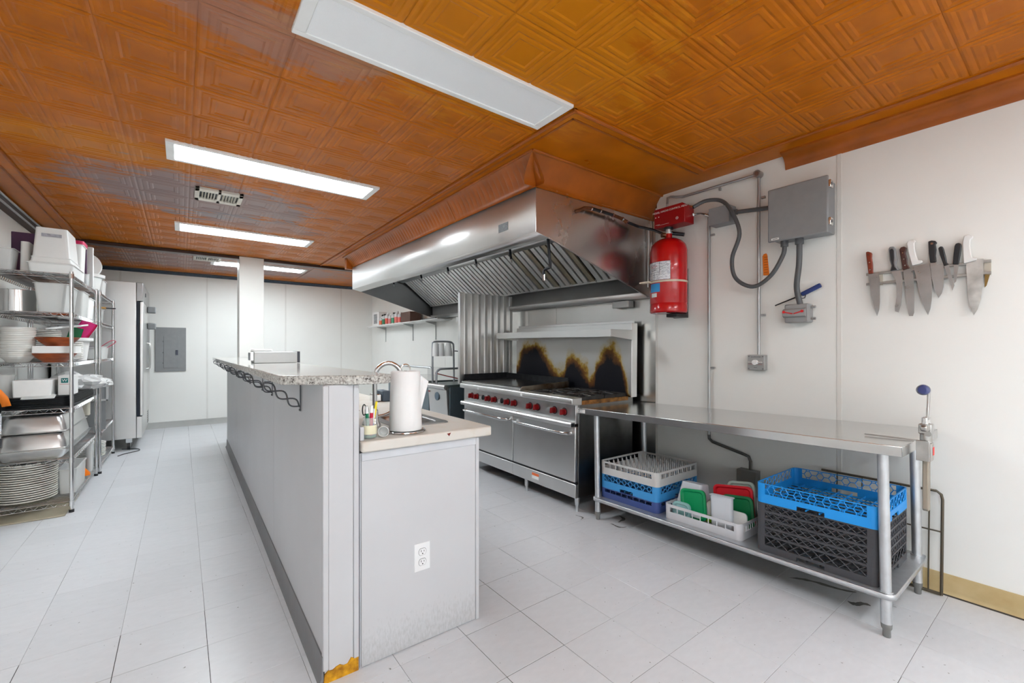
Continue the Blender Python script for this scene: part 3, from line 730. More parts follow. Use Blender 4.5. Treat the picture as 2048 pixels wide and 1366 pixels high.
# wire rack leaning on the wall behind the table end
WR = mat('brown wire', lin(92, 84, 72), 0.45, 0.5)
wk = thing('wire_grid_rack', 'dark wire grid leaning on the wall behind the table end', 'rack', (3.12, .56, 0))
def wp(y, z): return (3.105 + .03 * z / .53, y, max(.004, z))
m = MB(); pts = [wp(.465, .006), wp(.465, .49), wp(.47, .515), wp(.488, .529), wp(1.0, .529)]
m.tube([wp(.99, .008), wp(.465, .008)] , .005, 8); m.tube(pts, .0065, 8); m.build('frame', WR, wk)
for y in (.515, .63, .68, .8, .92): MB().tube([wp(y, .008), wp(y, .529)], .0035, 6).build('upright_wire', WR, wk)
MB().tube([wp(.99, .325), wp(.465, .325)], .004, 6).build('cross_wire', WR, wk)
MB().tube([wp(.9, .014), wp(.465, .014)], .004, 6).build('cross_wire', WR, wk)
# ------------------------------------------------------------------ dish racks
def place_local(t, x, y, z): t.location = TW(x, y, z); t.rotation_euler = (TS, 0, 0)
def lattice(m, kind, u0, u1, z0, z1, P, th=.0035):
    """fill the window u0..u1, z0..z1 with a lattice; P(u,z) -> point"""
    def bar(a, b):
        a = Vector(P(*a)); b = Vector(P(*b)); m.tube([a, b], th, 4, cap=False)
    if kind == 'x':
        h = z1 - z0; st = h * 1.2; n = max(2, round((u1 - u0) / st)); st = (u1 - u0) / n
        for i in range(n):
            a = u0 + i * st; bar((a, z0), (a + st, z1)); bar((a, z1), (a + st, z0))
    elif kind == 'hex':
        n = max(3, round((u1 - u0) / ((z1 - z0) * 1.2))); w = (u1 - u0) / n; h = z1 - z0
        for i in range(n):
            a = u0 + i * w
            pts = [(a + .18 * w, z0 + .5 * h), (a + .36 * w, z0 + .85 * h), (a + .64 * w, z0 + .85 * h), (a + .82 * w, z0 + .5 * h), (a + .64 * w, z0 + .15 * h), (a + .36 * w, z0 + .15 * h)]
            for k in range(6): bar(pts[k], pts[(k + 1) % 6])
            bar((a, z0 + .5 * h), pts[0]); bar(pts[3], (a + w, z0 + .5 * h))
            for k in (1, 2): bar(pts[k], (pts[k][0], z1))
            for k in (4, 5): bar(pts[k], (pts[k][0], z0))
    elif kind == 'bars':
        n = 8
        for i in range(1, n):
            u = u0 + (u1 - u0) * i / n
            bar((u, z0), (u, z1))
def rack(name, label, material, x, y, z, W_, L_, H_, kind, win, notch=True, group='dish racks on the undershelf', floor_kind=True, pegs=0, small=False):
    """rack in table frame; x,y,z its front-right-bottom corner; W_ deep (x), L_ long (y)"""
    t = thing(name, label, 'dish rack', (0, 0, 0), group, world=False); place_local(t, x, y, z)
    th = .006; wz0, wz1, mg = win
    r = .028
    def side(axis, at, sgn, length):
        m = MB()
        def P(u, zz, d=0):
            return (at + d * sgn, u, zz) if axis == 'x' else (u, at + d * sgn, zz)
        def slab(u0, u1, z0_, z1_):
            a, b = sorted((at, at + th * sgn))
            if axis == 'x': m.box(a, b, u0, u1, z0_, z1_)
            else: m.box(u0, u1, a, b, z0_, z1_)
        u0, u1 = r, length - r; a, b = mg, length - mg
        slab(u0, a, 0, H_); slab(b, u1, 0, H_)
        slab(a, b, wz1, H_)
        c0, c1 = length * .4, length * .63
        if notch:
            slab(a, c0, 0, wz0); slab(c1, b, 0, wz0); slab(c0, c1, min(.022, wz0 * .6), wz0)
        else: slab(a, b, 0, wz0)
        lattice(m, kind, a, b, wz0, wz1, lambda u, zz: P(u, zz, th * .5), {'x': .002, 'hex': .0021, 'bars': .003}[kind])
        return m.build('side', material, t, smooth=30)
    side('x', 0, 1, L_); side('x', W_, -1, L_); side('y', 0, 1, W_); side('y', L_, -1, W_)
    for cx_, cy_, a0 in ((r, r, 180), (W_ - r, r, 270), (W_ - r, L_ - r, 0), (r, L_ - r, 90)):
        m = MB(); n = 6; vs = []
        for i in range(n + 1):
            a = R(a0 + 90 * i / n)
            for rr_ in (r, r - th):
                for zz in (0, H_): vs.append((cx_ + rr_ * math.cos(a), cy_ + rr_ * math.sin(a), zz))
        fs = []
        for i in range(n):
            p = i * 4; q = p + 4
            fs += [(p, q, q + 1, p + 1), (p + 3, q + 3, q + 2, p + 2), (p + 1, q + 1, q + 3, p + 3), (p + 2, q + 2, q, p)]
        m.add(vs, fs); m.build('corner', material, t, smooth=40)
    m = MB(); n = 9; zt = .012
    for i in range(1, n):
        m.box(th, W_ - th, L_ * i / n - .002, L_ * i / n + .002, zt - .008, zt)
        m.box(W_ * i / n - .002, W_ * i / n + .002, th, L_ - th, zt - .008, zt)
    m.build('floor_grid', material, t, smooth=0)
    if pegs:
        m = MB()
        for i in range(pegs):
            for k in range(pegs):
                px_, py_ = .05 + (W_ - .1) * i / (pegs - 1), .05 + (L_ - .1) * k / (pegs - 1)
                m.cyl((px_, py_, zt), (px_, py_, H_ - .016), .0052, 6, r2=.0042, cap=False); m.cyl((px_, py_, H_ - .016), (px_, py_, H_ - .004), .0042, 6, r2=.0012)
        o = m.build('pegs', material, t); o['kind'] = 'stuff'
    return t
RBLUE = mat('bright blue rack plastic', lin(28, 146, 226), 0.4, var=0.05); RBLUE2 = mat('sky blue rack plastic', lin(62, 146, 208), 0.45, var=0.08); NAVY = mat('navy rack plastic', lin(64, 82, 140), 0.45, var=0.08)
CHAR = mat('charcoal rack plastic', lin(66, 66, 70), 0.45, var=0.08); RGREY = mat('pale grey rack plastic', lin(196, 195, 193), 0.45, var=0.05)
# stack of charcoal racks with the bright blue one on top
X0r, Y0r = .038, .099
NAMES = ['lowest', 'second lowest', 'middle', 'second highest', 'top']
z = .2005
hs = [.088, .042, .042, .042, .042]
for k in range(5):
    if k == 0: rack('dish_rack', 'deep charcoal dish rack at the bottom of the stack under the bright blue rack', CHAR, X0r, Y0r, z, .5, .525, hs[0], 'x', (.036, .082, .045))
    else: rack('dish_rack', f'shallow charcoal rack, number {k} up from the deep bottom rack' if False else ['', 'shallow charcoal rack resting directly on the deep bottom charcoal rack', 'shallow charcoal rack second above the deep bottom charcoal rack', 'shallow charcoal rack second below the bright blue rack', 'shallow charcoal rack directly under the bright blue rack'][k], CHAR, X0r, Y0r, z, .5, .525, hs[k], 'x', (.004, .036, .045), notch=False)
    z += hs[k] + .0004
rack('dish_rack', 'bright blue honeycomb dish rack topping the charcoal stack', RBLUE, X0r, Y0r, z, .5, .525, .102, 'hex', (.046, .098, .045))
# left stack
xl, yl = .064, 1.256
rack('dish_rack', 'navy dish rack at the bottom under the sky blue rack', NAVY, xl, yl, .2005, .5, .495, .072, 'bars', (.042, .066, .045), notch=False)
rack('dish_rack', 'sky blue honeycomb rack between navy and grey racks', RBLUE2, xl, yl, .273, .5, .495, .1, 'hex', (.052, .098, .04))
rack('dish_rack', 'pale grey peg rack topping the left stack', RGREY, xl, yl, .3735, .5, .495, .095, 'bars', (.05, .082, .045), notch=False, pegs=9)
# half-size light grey rack with containers
sr = (.06, .712)
rack('dish_rack', 'light grey half-size rack filled with lids and food containers', LTGREY, sr[0], sr[1], .2005, .28, .49, .092, 'bars', (.045, .075, .04), notch=False)
# things standing in it
def loc_thing(name, label, cat, x, y, z, rot, group='lids and tubs in the light grey half rack'):
    t = thing(name, label, cat, TW(x, y, z), group, world=False); t.rotation_euler = rot; return t
def lid(label, material, x, y, z, w, h, rot):
    t = loc_thing('container_lid', label, 'lid', x, y, z, rot)
    m = MB()
    m.tub([(0, .0, 0, 0, 0, 0)], bottom=False) if False else None
    L0 = m.rrect(-w / 2, w / 2, 0, h, .03); L1 = m.rrect(-w / 2 + .012, w / 2 - .012, .012, h - .012, .024); L2 = m.rrect(-w / 2 + .02, w / 2 - .02, .02, h - .02, .02); L3 = m.rrect(-w / 2 + .026, w / 2 - .026, .026, h - .026, .018)
    n = len(L0); vs = []
    for L_, d in ((L0, .012), (L0, -.002), (L1, -.004), (L2, .004), (L3, .004)): vs += [(d, p[0], p[1]) for p in L_]
    vs += [(.012, p[0], p[1]) for p in L1] + [(.008, p[0], p[1]) for p in L2]
    fs = []
    for q in range(4): fs += [(q * n + i, q * n + (i + 1) % n, (q + 1) * n + (i + 1) % n, (q + 1) * n + i) for i in range(n)]
    fs.append(tuple(4 * n + i for i in range(n)))
    fs += [((i + 1) % n, i, 5 * n + i, 5 * n + (i + 1) % n) for i in range(n)] + [(5 * n + (i + 1) % n, 5 * n + i, 6 * n + i, 6 * n + (i + 1) % n) for i in range(n)] + [tuple(6 * n + n - 1 - i for i in range(n))]
    m.add(vs, fs); m.build('panel', material, t, smooth=40); return t
GREENL = mat('green lid plastic', lin(0, 140, 84), 0.4); REDL = mat('red lid plastic', lin(196, 12, 30), 0.4); DGREEN = mat('dark green lid plastic', lin(14, 112, 64), 0.4)
def tubshape(label, material, x, y, z, w, d, h, rot, taper=.012, cat='container', name='food_container', rim=True):
    t = loc_thing(name, label, cat, x, y, z, rot)
    m = MB(); th = .002; tp = taper
    lv = [(-d / 2 + tp, d / 2 - tp, -w / 2 + tp, w / 2 - tp, .018, 0), (-d / 2, d / 2, -w / 2, w / 2, .02, h)]
    if rim: lv += [(-d / 2 - .006, d / 2 + .006, -w / 2 - .006, w / 2 + .006, .022, h), (-d / 2 - .006, d / 2 + .006, -w / 2 - .006, w / 2 + .006, .022, h + .004), (-d / 2 + th, d / 2 - th, -w / 2 + th, w / 2 - th, .02, h + .004)]
    else: lv += [(-d / 2 + th, d / 2 - th, -w / 2 + th, w / 2 - th, .02, h)]
    lv += [(-d / 2 + tp + th, d / 2 - tp - th, -w / 2 + tp + th, w / 2 - tp - th, .018, th)]
    m.tub(lv, bottom=True, top=True); m.build('shell', material, t, smooth=40); return t
FROST = mat('frosted tub', lin(216, 220, 226), 0.4, var=0.03, alpha=0.82)
FROST2 = mat('cloudy tub', lin(204, 208, 214), 0.45, var=0.03, alpha=0.9)
# upside down tub at the back-left, standing on its rim
tubshape('large upside-down frosted tub at the back of the half rack', FROST2, .235, 1.09, .415, .19, .15, .195, (R(180) + TS, R(10), 0), taper=.026)
lid('bright green square lid standing upright in the half rack', GREENL, .125, 1.035, .2155, .165, .185, (TS - .1, R(6), R(2)))
lid('red square lid leaning at the back of the half rack', REDL, .26, .845, .2155, .235, .225, (TS - .12, R(8), R(4)))
lid('dark green lid between the red lid and the frosted tub', DGREEN, .215, .80, .2155, .18, .185, (TS - .1, R(6), R(2)))
tubshape('frosted rectangular tub standing on end at the front of the half rack', FROST, .118, .85, .2145, .135, .035, .19, (TS - .04, R(4), 0), taper=.004)
t = loc_thing('cutting_board', 'small white board standing behind the frosted tub', 'board', .155, .775, .215, (TS, R(3), 0)); m = MB(); m.prism(m.rrect(-.05, .05, 0, .115, .02), 'x', -.006, .006); m.build('board', WHITEPL, t, bevel=.002)
lid('small clear lid with dark edge at the front of the half rack', mat('aqua clear lid', lin(160, 206, 206), 0.15, alpha=0.6), .088, 1.10, .2155, .12, .10, (TS, R(4), 0))
t = loc_thing('bottle', 'white bottle with a lime green base in the half rack', 'bottle', .19, .945, .2135, (TS, 0, 0))
MB().tub([(-.025, .025, -.035, .035, .012, 0), (-.027, .027, -.037, .037, .012, .045)], top=True).build('base', mat('lime plastic', lin(132, 196, 20), 0.4), t)
MB().tub([(-.027, .027, -.037, .037, .012, .0455), (-.026, .026, -.036, .036, .012, .11), (-.015, .015, -.02, .02, .008, .13)], top=True).build('upper', WHITEPL, t)
lid('pale grey lid leaning behind the red lid', mat('sage lid', lin(150, 160, 150), 0.45), .295, .81, .2155, .16, .25, (TS - .12, R(9), R(4)))
# ------------------------------------------------------------------ range hood (front rises slightly towards the far end)
HT = .0125
def HZ(y): return HT * (y - HY0)
hood = thing('range_hood', 'large stainless extraction hood over the cooking line', 'hood', (2.5, 4.2, 2.0))
def strip(name, p, material, thick=.003):
    """sloped sheet between the polyline p (x,z) swept from HY0 to HY1 with the hood's rise"""
    m = MB(); n = len(p)
    vs = [(x, HY0, z) for x, z in p] + [(x, HY1, z + HZ(HY1)) for x, z in p]
    fs = [(i, i + 1, n + i + 1, n + i) for i in range(n - 1)]
    m.add(vs, fs); o = m.build(name, material, hood, smooth=30)
    md = o.modifiers.new('s', 'SOLIDIFY'); md.thickness = thick; md.offset = 0
    return o
HSTEEL = mat('hood stainless', (0.8, 0.8, 0.79), 0.27, 1.0, var=0.04, scale=3, bump=0.03, bscale=1.3, stretch=(1, .7, .6), rvar=0.04)
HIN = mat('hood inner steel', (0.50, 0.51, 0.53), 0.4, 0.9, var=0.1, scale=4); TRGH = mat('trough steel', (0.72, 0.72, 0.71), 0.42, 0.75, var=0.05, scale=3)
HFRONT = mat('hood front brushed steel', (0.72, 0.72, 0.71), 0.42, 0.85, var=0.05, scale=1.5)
strip('front_panel', [(HX, 2.362), (HX, 2.052)], HFRONT)
strip('front_lip', [(HX, 2.052), (2.0, 2.026), (2.004, 2.045)], STEEL)
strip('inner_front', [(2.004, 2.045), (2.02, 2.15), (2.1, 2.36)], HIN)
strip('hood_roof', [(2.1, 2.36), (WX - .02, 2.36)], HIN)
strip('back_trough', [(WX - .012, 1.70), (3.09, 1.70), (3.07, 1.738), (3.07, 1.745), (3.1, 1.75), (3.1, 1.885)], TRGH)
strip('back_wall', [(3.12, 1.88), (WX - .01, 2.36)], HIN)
side = [(HX, 2.052), (2.0, 2.026), (3.155, 1.695), (3.165, 1.695), (3.165, 2.362), (HX, 2.362)]
m = MB(); m.prism(side, 'y', HY0 - .003, HY0 + .003); m.build('end_panel', HSTEEL, hood, label='large stainless end panel facing the viewer')
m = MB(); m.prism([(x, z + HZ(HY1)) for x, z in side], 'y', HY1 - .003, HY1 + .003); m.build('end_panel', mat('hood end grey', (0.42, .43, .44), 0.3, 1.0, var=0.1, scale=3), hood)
m = MB(); m.prism([(2.0, 2.03), (2.0, 2.022), (3.155, 1.69), (3.155, 1.698)], 'y', HY0 - .006, HY0 + .004); m.build('edge_trim', STEEL, hood)
MB().box(HX - .0035, HX - .0015, 2.54, 2.66, 2.13, 2.19).build('rating_plate', mat('rating plate grey', lin(92, 92, 92), 0.5, 0.4, var=0.5, scale=90), hood)
# filters
FA, FB = (2.60, 2.235), (3.055, 1.88)      # top / bottom edge of the filter bank (x,z)
dv = Vector((FB[0] - FA[0], 0, FB[1] - FA[1])); FL = dv.length; dv.normalize(); nv = Vector((-dv.z, 0, dv.x)) * -1
if nv.z > 0: nv = -nv
BAFF = mat('filter steel', (0.80, 0.79, 0.76), 0.4, 0.7, var=0.08, scale=8)
GREASE = mat('greasy filter steel', (0.50, 0.44, 0.32), 0.35, 0.7, var=0.25, scale=6)
nf = 8; fw = (HY1 - HY0 - .06) / nf
def fpt(a, y, h): return (FA[0] + dv.x * a + nv.x * h, y, FA[1] + dv.z * a + nv.z * h + HZ(y))
for k in range(nf):
    y0 = HY0 + .03 + k * fw; y1 = y0 + fw - .008
    f = bpy.data.objects.new('filter', None); COL.objects.link(f); f.parent = hood; f.location = (0, 0, 0)
    f.matrix_parent_inverse = PINV[hood.name]; PINV[f.name] = Matrix.Identity(4)
    def slab(name, ya, yb, a0, a1, h0, h1, material):
        m = MB(); vs = [fpt(a, y, h) for a, y, h in ((a0, ya, h0), (a1, ya, h0), (a1, yb, h0), (a0, yb, h0), (a0, ya, h1), (a1, ya, h1), (a1, yb, h1), (a0, yb, h1))]
        m.add(vs, [(0, 3, 2, 1), (4, 5, 6, 7), (0, 1, 5, 4), (1, 2, 6, 5), (2, 3, 7, 6), (3, 0, 4, 7)]); return m.build(name, material, f, bevel=.002)
    slab('backing', y0, y1, 0, FL, -.03, -.026, BLACK)
    slab('rim', y0, y1, -.004, .022, -.02, .012, BAFF); slab('rim', y0, y1, FL - .02, FL, -.02, .008, BAFF)
    nb = 6; pt_ = (y1 - y0) / nb
    for i in range(nb):
        ya = y0 + i * pt_ + .012; yb = ya + pt_ - .024
        slab('baffle', ya, yb, .02, FL - .018, -.012, .006, GREASE if (k in (1, 2) and i in (0, 3)) else BAFF)
# front trough with light strip channel
m = MB(); m.add([(2.52, HY0 + .02, 2.24), (2.61, HY0 + .02, 2.215), (2.61, HY1 - .02, 2.215 + HZ(HY1)), (2.52, HY1 - .02, 2.24 + HZ(HY1))], [(0, 1, 2, 3)])
o = m.build('filter_rail', STEEL, hood); md = o.modifiers.new('s', 'SOLIDIFY'); md.thickness = .02
for y in (3.06, 4.05, 5.0): MB().cyl((2.25, y, 2.30 + HZ(y)), (2.25, y, 2.18 + HZ(y)), .03, 14).build('vapour_light', STEEL, hood)
MB().box(3.09, 3.165, 2.42, 2.60, 1.635, 1.692).build('junction_tray', GREYPL, hood, bevel=.004)
MB().cyl((3.1, 5.35, 1.72), (3.1, 5.35, 1.655), .04, 16).build('grease_cup', STEEL, hood)
# extinguishing pipework inside the hood
PIPE = mat('black iron pipe', lin(52, 52, 56), 0.4, 0.6, var=0.2); 
sp_ = thing('nozzle_piping', 'dark extinguishing pipe with drop nozzles under the hood', 'pipe', (2.12, 4.0, 2.13))
MB().tube([(2.13, HY0 + .01, 2.16), (2.13, HY1 - .3, 2.16 + HZ(HY1))], .011, 8).build('pipe_run', PIPE, sp_)
for y, dz, kk in ((2.42, .27, 1), (2.92, .16, 0), (3.45, .12, 0), (3.98, .12, 0), (4.6, .12, 0), (5.4, .1, 0)):
    zt = 2.16 + HZ(y)
    if kk:
        d = MB().tube([(2.14, y, zt), (2.16, y, zt - .08), (2.18, y, zt - .26), (2.19, y + .01, zt - .285), (2.19, y + .06, zt - .29), (2.19, y + .08, zt - .3), (2.19, y + .08, zt - .33)], .011, 8).build('drop', PIPE, sp_)
        MB().cyl((2.19, y + .08, zt - .33), (2.19, y + .08, zt - .375), .011, 10).build('nozzle', CHROME, d)
    else:
        d = MB().tube([(2.14, y, zt), (2.15, y, zt - .05), (2.16, y - .03, zt - .08), (2.165, y - .04, zt - dz)], .010, 8).build('drop', PIPE, sp_)
        MB().cyl((2.165, y - .04, zt - dz), (2.167, y - .04, zt - dz - .03), .009, 8).build('nozzle', CHROME, d)
# copper/black pipe on the hood end
COPP = mat('brown pipe', lin(112, 66, 40), 0.35, 0.5, var=0.3, scale=30); 
ep = thing('supply_pipe', 'brown and black supply pipe running along the hood end to the red cylinder', 'pipe', (2.7, 2.19, 2.27))
P1 = [(2.262, 2.23, 2.255), (2.262, 2.20, 2.255), (2.30, 2.19, 2.278), (2.371, 2.19, 2.288), (2.468, 2.19, 2.289), (2.607, 2.19, 2.285), (2.725, 2.19, 2.276), (2.767, 2.185, 2.26), (2.91, 2.18, 2.246), (2.98, 2.10, 2.215), (2.985, 2.0, 2.16)]
MB().tube(P1[:4], .013, 10).build('elbow', COPP, ep); MB().tube(P1[3:6], .012, 10).build('pipe', PIPE, ep)
MB().tube(P1[5:8], .013, 10).build('pipe', COPP, ep); MB().tube(P1[7:], .011, 10).build('pipe', PIPE, ep)
for p, q in ((P1[3], P1[4]), (P1[4], P1[5]), (P1[5], P1[6]), (P1[6], P1[7]), (P1[7], P1[8])):
    a = Vector(p); d = (Vector(q) - a).normalized(); MB().cyl(a - d * .006, a + d * .006, .016, 12).build('coupling', CHROME, ep)
tag(MB().tube([(3.088, 2.21, 2.30), (3.09, 2.215, 1.9), (3.09, 2.217, 1.78)], .008, 8).build('thin_conduit', GALV), 'thin grey conduit down the hood end behind the red cylinder', 'conduit')
# ------------------------------------------------------------------ range
RT = .0105
RG = (2.42, 2.393, 0)
rg = thing('cooking_range', 'wide stainless range with griddle, open burners and two ovens', 'range', RG, world=False, rot=(RT, 0, 0))
RS = mat('range stainless', (0.68, 0.68, 0.67), 0.34, 1.0, var=0.05, scale=3, rvar=0.04)
RL = 1.68
DSIDE = mat('range side sheet', (0.22, 0.22, 0.215), 0.3, 1.0, var=0.4, scale=3)
MB().box(.03, .69, .004, RL, .115, .86).build('body', DSIDE, rg, bevel=.003)
for y0, y1 in ((.012, .80), (.81, RL - .01)):
    d = MB().box(.0, .03, y0, y1, .238, .668).build('oven_door', RS, rg, bevel=.006)
    ya, yb = y0 + .035, y1 - .035
    m = MB(); zz = .615
    m.tube([(.0, ya + .01, zz), (-.035, ya + .012, zz), (-.052, ya + .05, zz), (-.055, ya + .12, zz), (-.055, yb - .12, zz), (-.052, yb - .05, zz), (-.035, yb - .012, zz), (.0, yb - .01, zz)], .0125, 12); m.build('handle', CHROME, d)
    k = MB().box(.002, .03, y0 - .005, y1 + .005, .115, .222).build('kick_panel', RS, rg, bevel=.004)
    yc = y0 + (y1 - y0) * (.60 if y0 < .5 else .75)
    MB().box(.0008, .002, yc - .045, yc + .045, .178, .200).build('warning_label', mat('orange warning', lin(226, 110, 60), 0.5), k, smooth=0)
    MB().box(.0008, .002, yc - .045, yc + .045, .15, .178).build('warning_text', LABELW, k, smooth=0)
MB().box(.006, .03, .004, RL, .222, .238).build('vent_gap', BLACK, rg)
MB().box(.004, .03, .012, RL, .69, .835).build('control_panel', RS, rg, bevel=.003)
for y0, y1 in ((.02, .70), (.704, RL)):
    m = MB(); m.prism([(-.04, .665), (-.045, .69), (-.035, .705), (.004, .705), (.004, .665)], 'y', y0, y1); m.build('drip_lip', RS, rg, bevel=.003)
m = MB(); m.box(-.038, -.004, .017, .0195, .672, .698); m.build('lip_end', BLACK, rg)
m = MB(); m.prism([(-.045, .845), (-.05, .85), (-.05, .884), (-.045, .892), (.06, .892), (.06, .835), (.0, .835)], 'y', .0, RL); m.build('front_rail', RS, rg, bevel=.004)
for y in (.62, 1.32): MB().box(-.0512, -.0502, y - .014, y + .014, .853, .877).build('sticker', LABELW, rg, smooth=0)
def knob(y, z, red=True):
    m = MB(); m.cyl((.004, y, z), (-.012, y, z), .026, 18, r2=.024); b = m.build('knob', BLKPL if not red else REDK, rg)
    m = MB(); m.cbox((-.028, y, z), (.034, .016, .046), Matrix.Rotation(R(8), 3, 'X')); m.build('grip', REDK if red else CHROME, b, bevel=.004)
    if red: MB().cyl((.0035, y, z), (.0, y, z), .032, 18).build('bezel', BLKPL, b)
for y in (.134, .249, .461, .559, .777, .884, .0 + 1.094, 1.203, 1.409, 1.512): knob(y, .772)
for y in (.984, 1.304): knob(y, .772, False)
for lx, ly in ((.05, .035), (.05, .66), (.05, 1.62), (.64, .06), (.64, 1.6)):
    zb_ = -RT * ly
    l = MB().cyl((lx, ly, .05 + zb_), (lx, ly, .118), .016, 14, r2=.021).build('leg', GALV, rg)
    MB().cyl((lx, ly, zb_), (lx, ly, .05 + zb_), .0115, 12).build('foot', GALV, l)
# griddle
GP = mat('griddle plate', (0.11, 0.108, 0.105), 0.28, 1.0, var=0.35, scale=6); GSP = mat('griddle splash stained', (0.46, 0.41, 0.33), 0.3, 1.0, var=0.5, scale=7, col2=(0.20, 0.11, 0.04), thresh=(.35, .65))
g0, g1 = .665, RL - .01
gr = MB().box(.0, .56, g0 + .006, g1 - .006, .90, .925).build('griddle_plate', GP, rg)
MB().box(-.035, .03, g0, g1, .893, .915).build('grease_trough', RS, rg, bevel=.003)
m = MB(); m.prism([(-.03, .896), (-.005, .93), (.56, .955), (.575, .955), (.575, .892)], 'y', g0, g0 + .006); m.build('splash_guard', GSP, rg)
m = MB(); m.prism([(-.03, .896), (-.005, .955), (.0, .985), (.575, .99), (.575, .892)], 'y', g1 - .006, g1); m.build('splash_guard', BLACK, rg)
m = MB(); m.box(.56, .575, g0, g1, .892, .985); m.build('splash_guard', BLACK, rg)
MB().box(.0, .56, g0 - .012, g0 - .001, .86, .89).build('griddle_side', GSP, rg)
# burners
MB().box(.06, .62, .01, g0 - .015, .858, .868).build('burner_deck', BLACK, rg)
CAST = mat('burnt cast iron', (0.05, 0.048, 0.047), 0.45, 0.5, var=0.6, scale=12, bump=0.3, bscale=60)
for gx in (.065, .34):
    for gy in (.015, .33):
        w_, l_ = .27, .31
        gt_ = MB(); t_ = .007
        gt_.box(gx, gx + w_, gy, gy + t_ * 1.6, .868, .896); gt_.box(gx, gx + w_, gy + l_ - t_ * 1.6, gy + l_, .868, .896); gt_.box(gx, gx + t_ * 1.6, gy, gy + l_, .868, .896); gt_.box(gx + w_ - t_ * 1.6, gx + w_, gy, gy + l_, .868, .896)
        cx_, cy_ = gx + w_ / 2, gy + l_ / 2
        for a in range(0, 360, 45):
            c_, s_ = math.cos(R(a)), math.sin(R(a)); L0, L1 = .045, (.135 if a % 90 == 0 else .165)
            gt_.tube([(cx_ + c_ * L0, cy_ + s_ * L0, .896), (cx_ + c_ * L1, cy_ + s_ * L1, .892)], .006, 6)
        gt_.tube([(cx_ + .045 * math.cos(R(a)), cy_ + .045 * math.sin(R(a)), .896) for a in range(0, 360, 30)], .006, 6, closed=True)
        g_ = gt_.build('grate', CAST, rg)
        MB().lathe([(0, .885), (.03, .884), (.04, .874), (.04, .868)], (cx_, cy_, 0), 18).build('burner_head', CAST, g_)
EDGE = mat('scorched side rail', lin(170, 120, 62), 0.5, 0.4, var=0.4, scale=18, col2=lin(70, 48, 30))
MB().box(.06, .62, -.002, .008, .835, .868).build('side_rail', EDGE, rg, bevel=.002)
# burnt backsplash
BS = bpy.data.materials.new('scorched stainless'); BS.use_nodes = True; MATS['scorched'] = BS
nt = BS.node_tree; N = nt.nodes; L = nt.links; b = N['Principled BSDF']
tc = N.new('ShaderNodeTexCoord'); sep = N.new('ShaderNodeSeparateXYZ'); L.new(tc.outputs['Object'], sep.inputs[0])
noi = N.new('ShaderNodeTexNoise'); noi.inputs['Scale'].default_value = 5.0; noi.inputs['Detail'].default_value = 8; noi.inputs['Roughness'].default_value = .65; L.new(tc.outputs['Object'], noi.inputs['Vector'])
def math_(op, a, b_=None, clamp=False):
    n = N.new('ShaderNodeMath'); n.operation = op; n.use_clamp = clamp
    for i, v in enumerate((a, b_)):
        if v is None: continue
        if isinstance(v, (int, float)): n.inputs[i].default_value = v
        else: L.new(v, n.inputs[i])
    return n.outputs[0]
# soot height profile along the splash: three flame marks
curve = N.new('ShaderNodeFloatCurve'); L.new(math_('DIVIDE', sep.outputs['Y'], 1.6), curve.inputs['Value'])
cm = curve.mapping; cv = cm.curves[0]
pts = [(0, .05), (.04, .35), (.09, .62), (.17, .60), (.23, .42), (.27, .20), (.30, .33), (.37, .46), (.46, .50), (.50, .28), (.56, .27), (.62, .36), (.70, .62), (.80, .72), (.88, .70), (.94, .5), (1, .25)]
cv.points[0].location = pts[0]; cv.points[1].location = pts[-1]
for p in pts[1:-1]: cv.points.new(*p)
cm.update()
zz = math_('DIVIDE', math_('SUBTRACT', sep.outputs['Z'], .88), .62)
edge = math_('SUBTRACT', curve.outputs[0], zz)
f = math_('ADD', edge, math_('MULTIPLY', math_('SUBTRACT', noi.outputs['Fac'], .5), .55))
cr = N.new('ShaderNodeValToRGB'); L.new(math_('ADD', f, .5), cr.inputs[0])
e = cr.color_ramp.elements; e[0].position = .36; e[0].color = (.58, .58, .57, 1); e[1].position = .68; e[1].color = (.012, .012, .016, 1)
for p_, c_ in ((.46, (.55, .50, .38, 1)), (.51, (.42, .27, .06, 1)), (.57, (.16, .07, .02, 1))):
    n_ = e.new(p_); n_.color = c_
L.new(cr.outputs[0], b.inputs['Base Color'])
cr2 = N.new('ShaderNodeValToRGB'); L.new(math_('ADD', f, .5), cr2.inputs[0])
e = cr2.color_ramp.elements; e[0].position = .42; e[0].color = (1, 1, 1, 1); e[1].position = .6; e[1].color = (.15, .15, .15, 1); L.new(cr2.outputs[0], b.inputs['Metallic'])
b.inputs['Roughness'].default_value = .36
b.inputs['Specular IOR Level'].default_value = .15
MB().box(.63, .695, -.02, 1.575, .868, 1.49).build('backsplash', BS, rg, bevel=.003)
MB().box(.625, .70, -.03, -.02, .86, 1.492).build('backsplash_end', RS, rg, bevel=.003)
MB().box(.68, .70, .0, 1.60, 1.47, 1.515).build('backsplash_cap', RS, rg, bevel=.002)
m = MB(); m.box(.33, .64, -.05, 1.55, 1.427, 1.431); m.box(.33, .333, -.05, 1.55, 1.372, 1.43); m.box(.33, .34, -.05, 1.55, 1.37, 1.374); m.build('overshelf', RS, rg, bevel=.002)
for y in (-.052, 1.548):
    m = MB(); m.prism([(.334, 1.43), (.64, 1.43), (.64, 1.345), (.58, 1.35), (.335, 1.374)], 'y', y, y + .004); m.build('shelf_bracket', RS, rg)
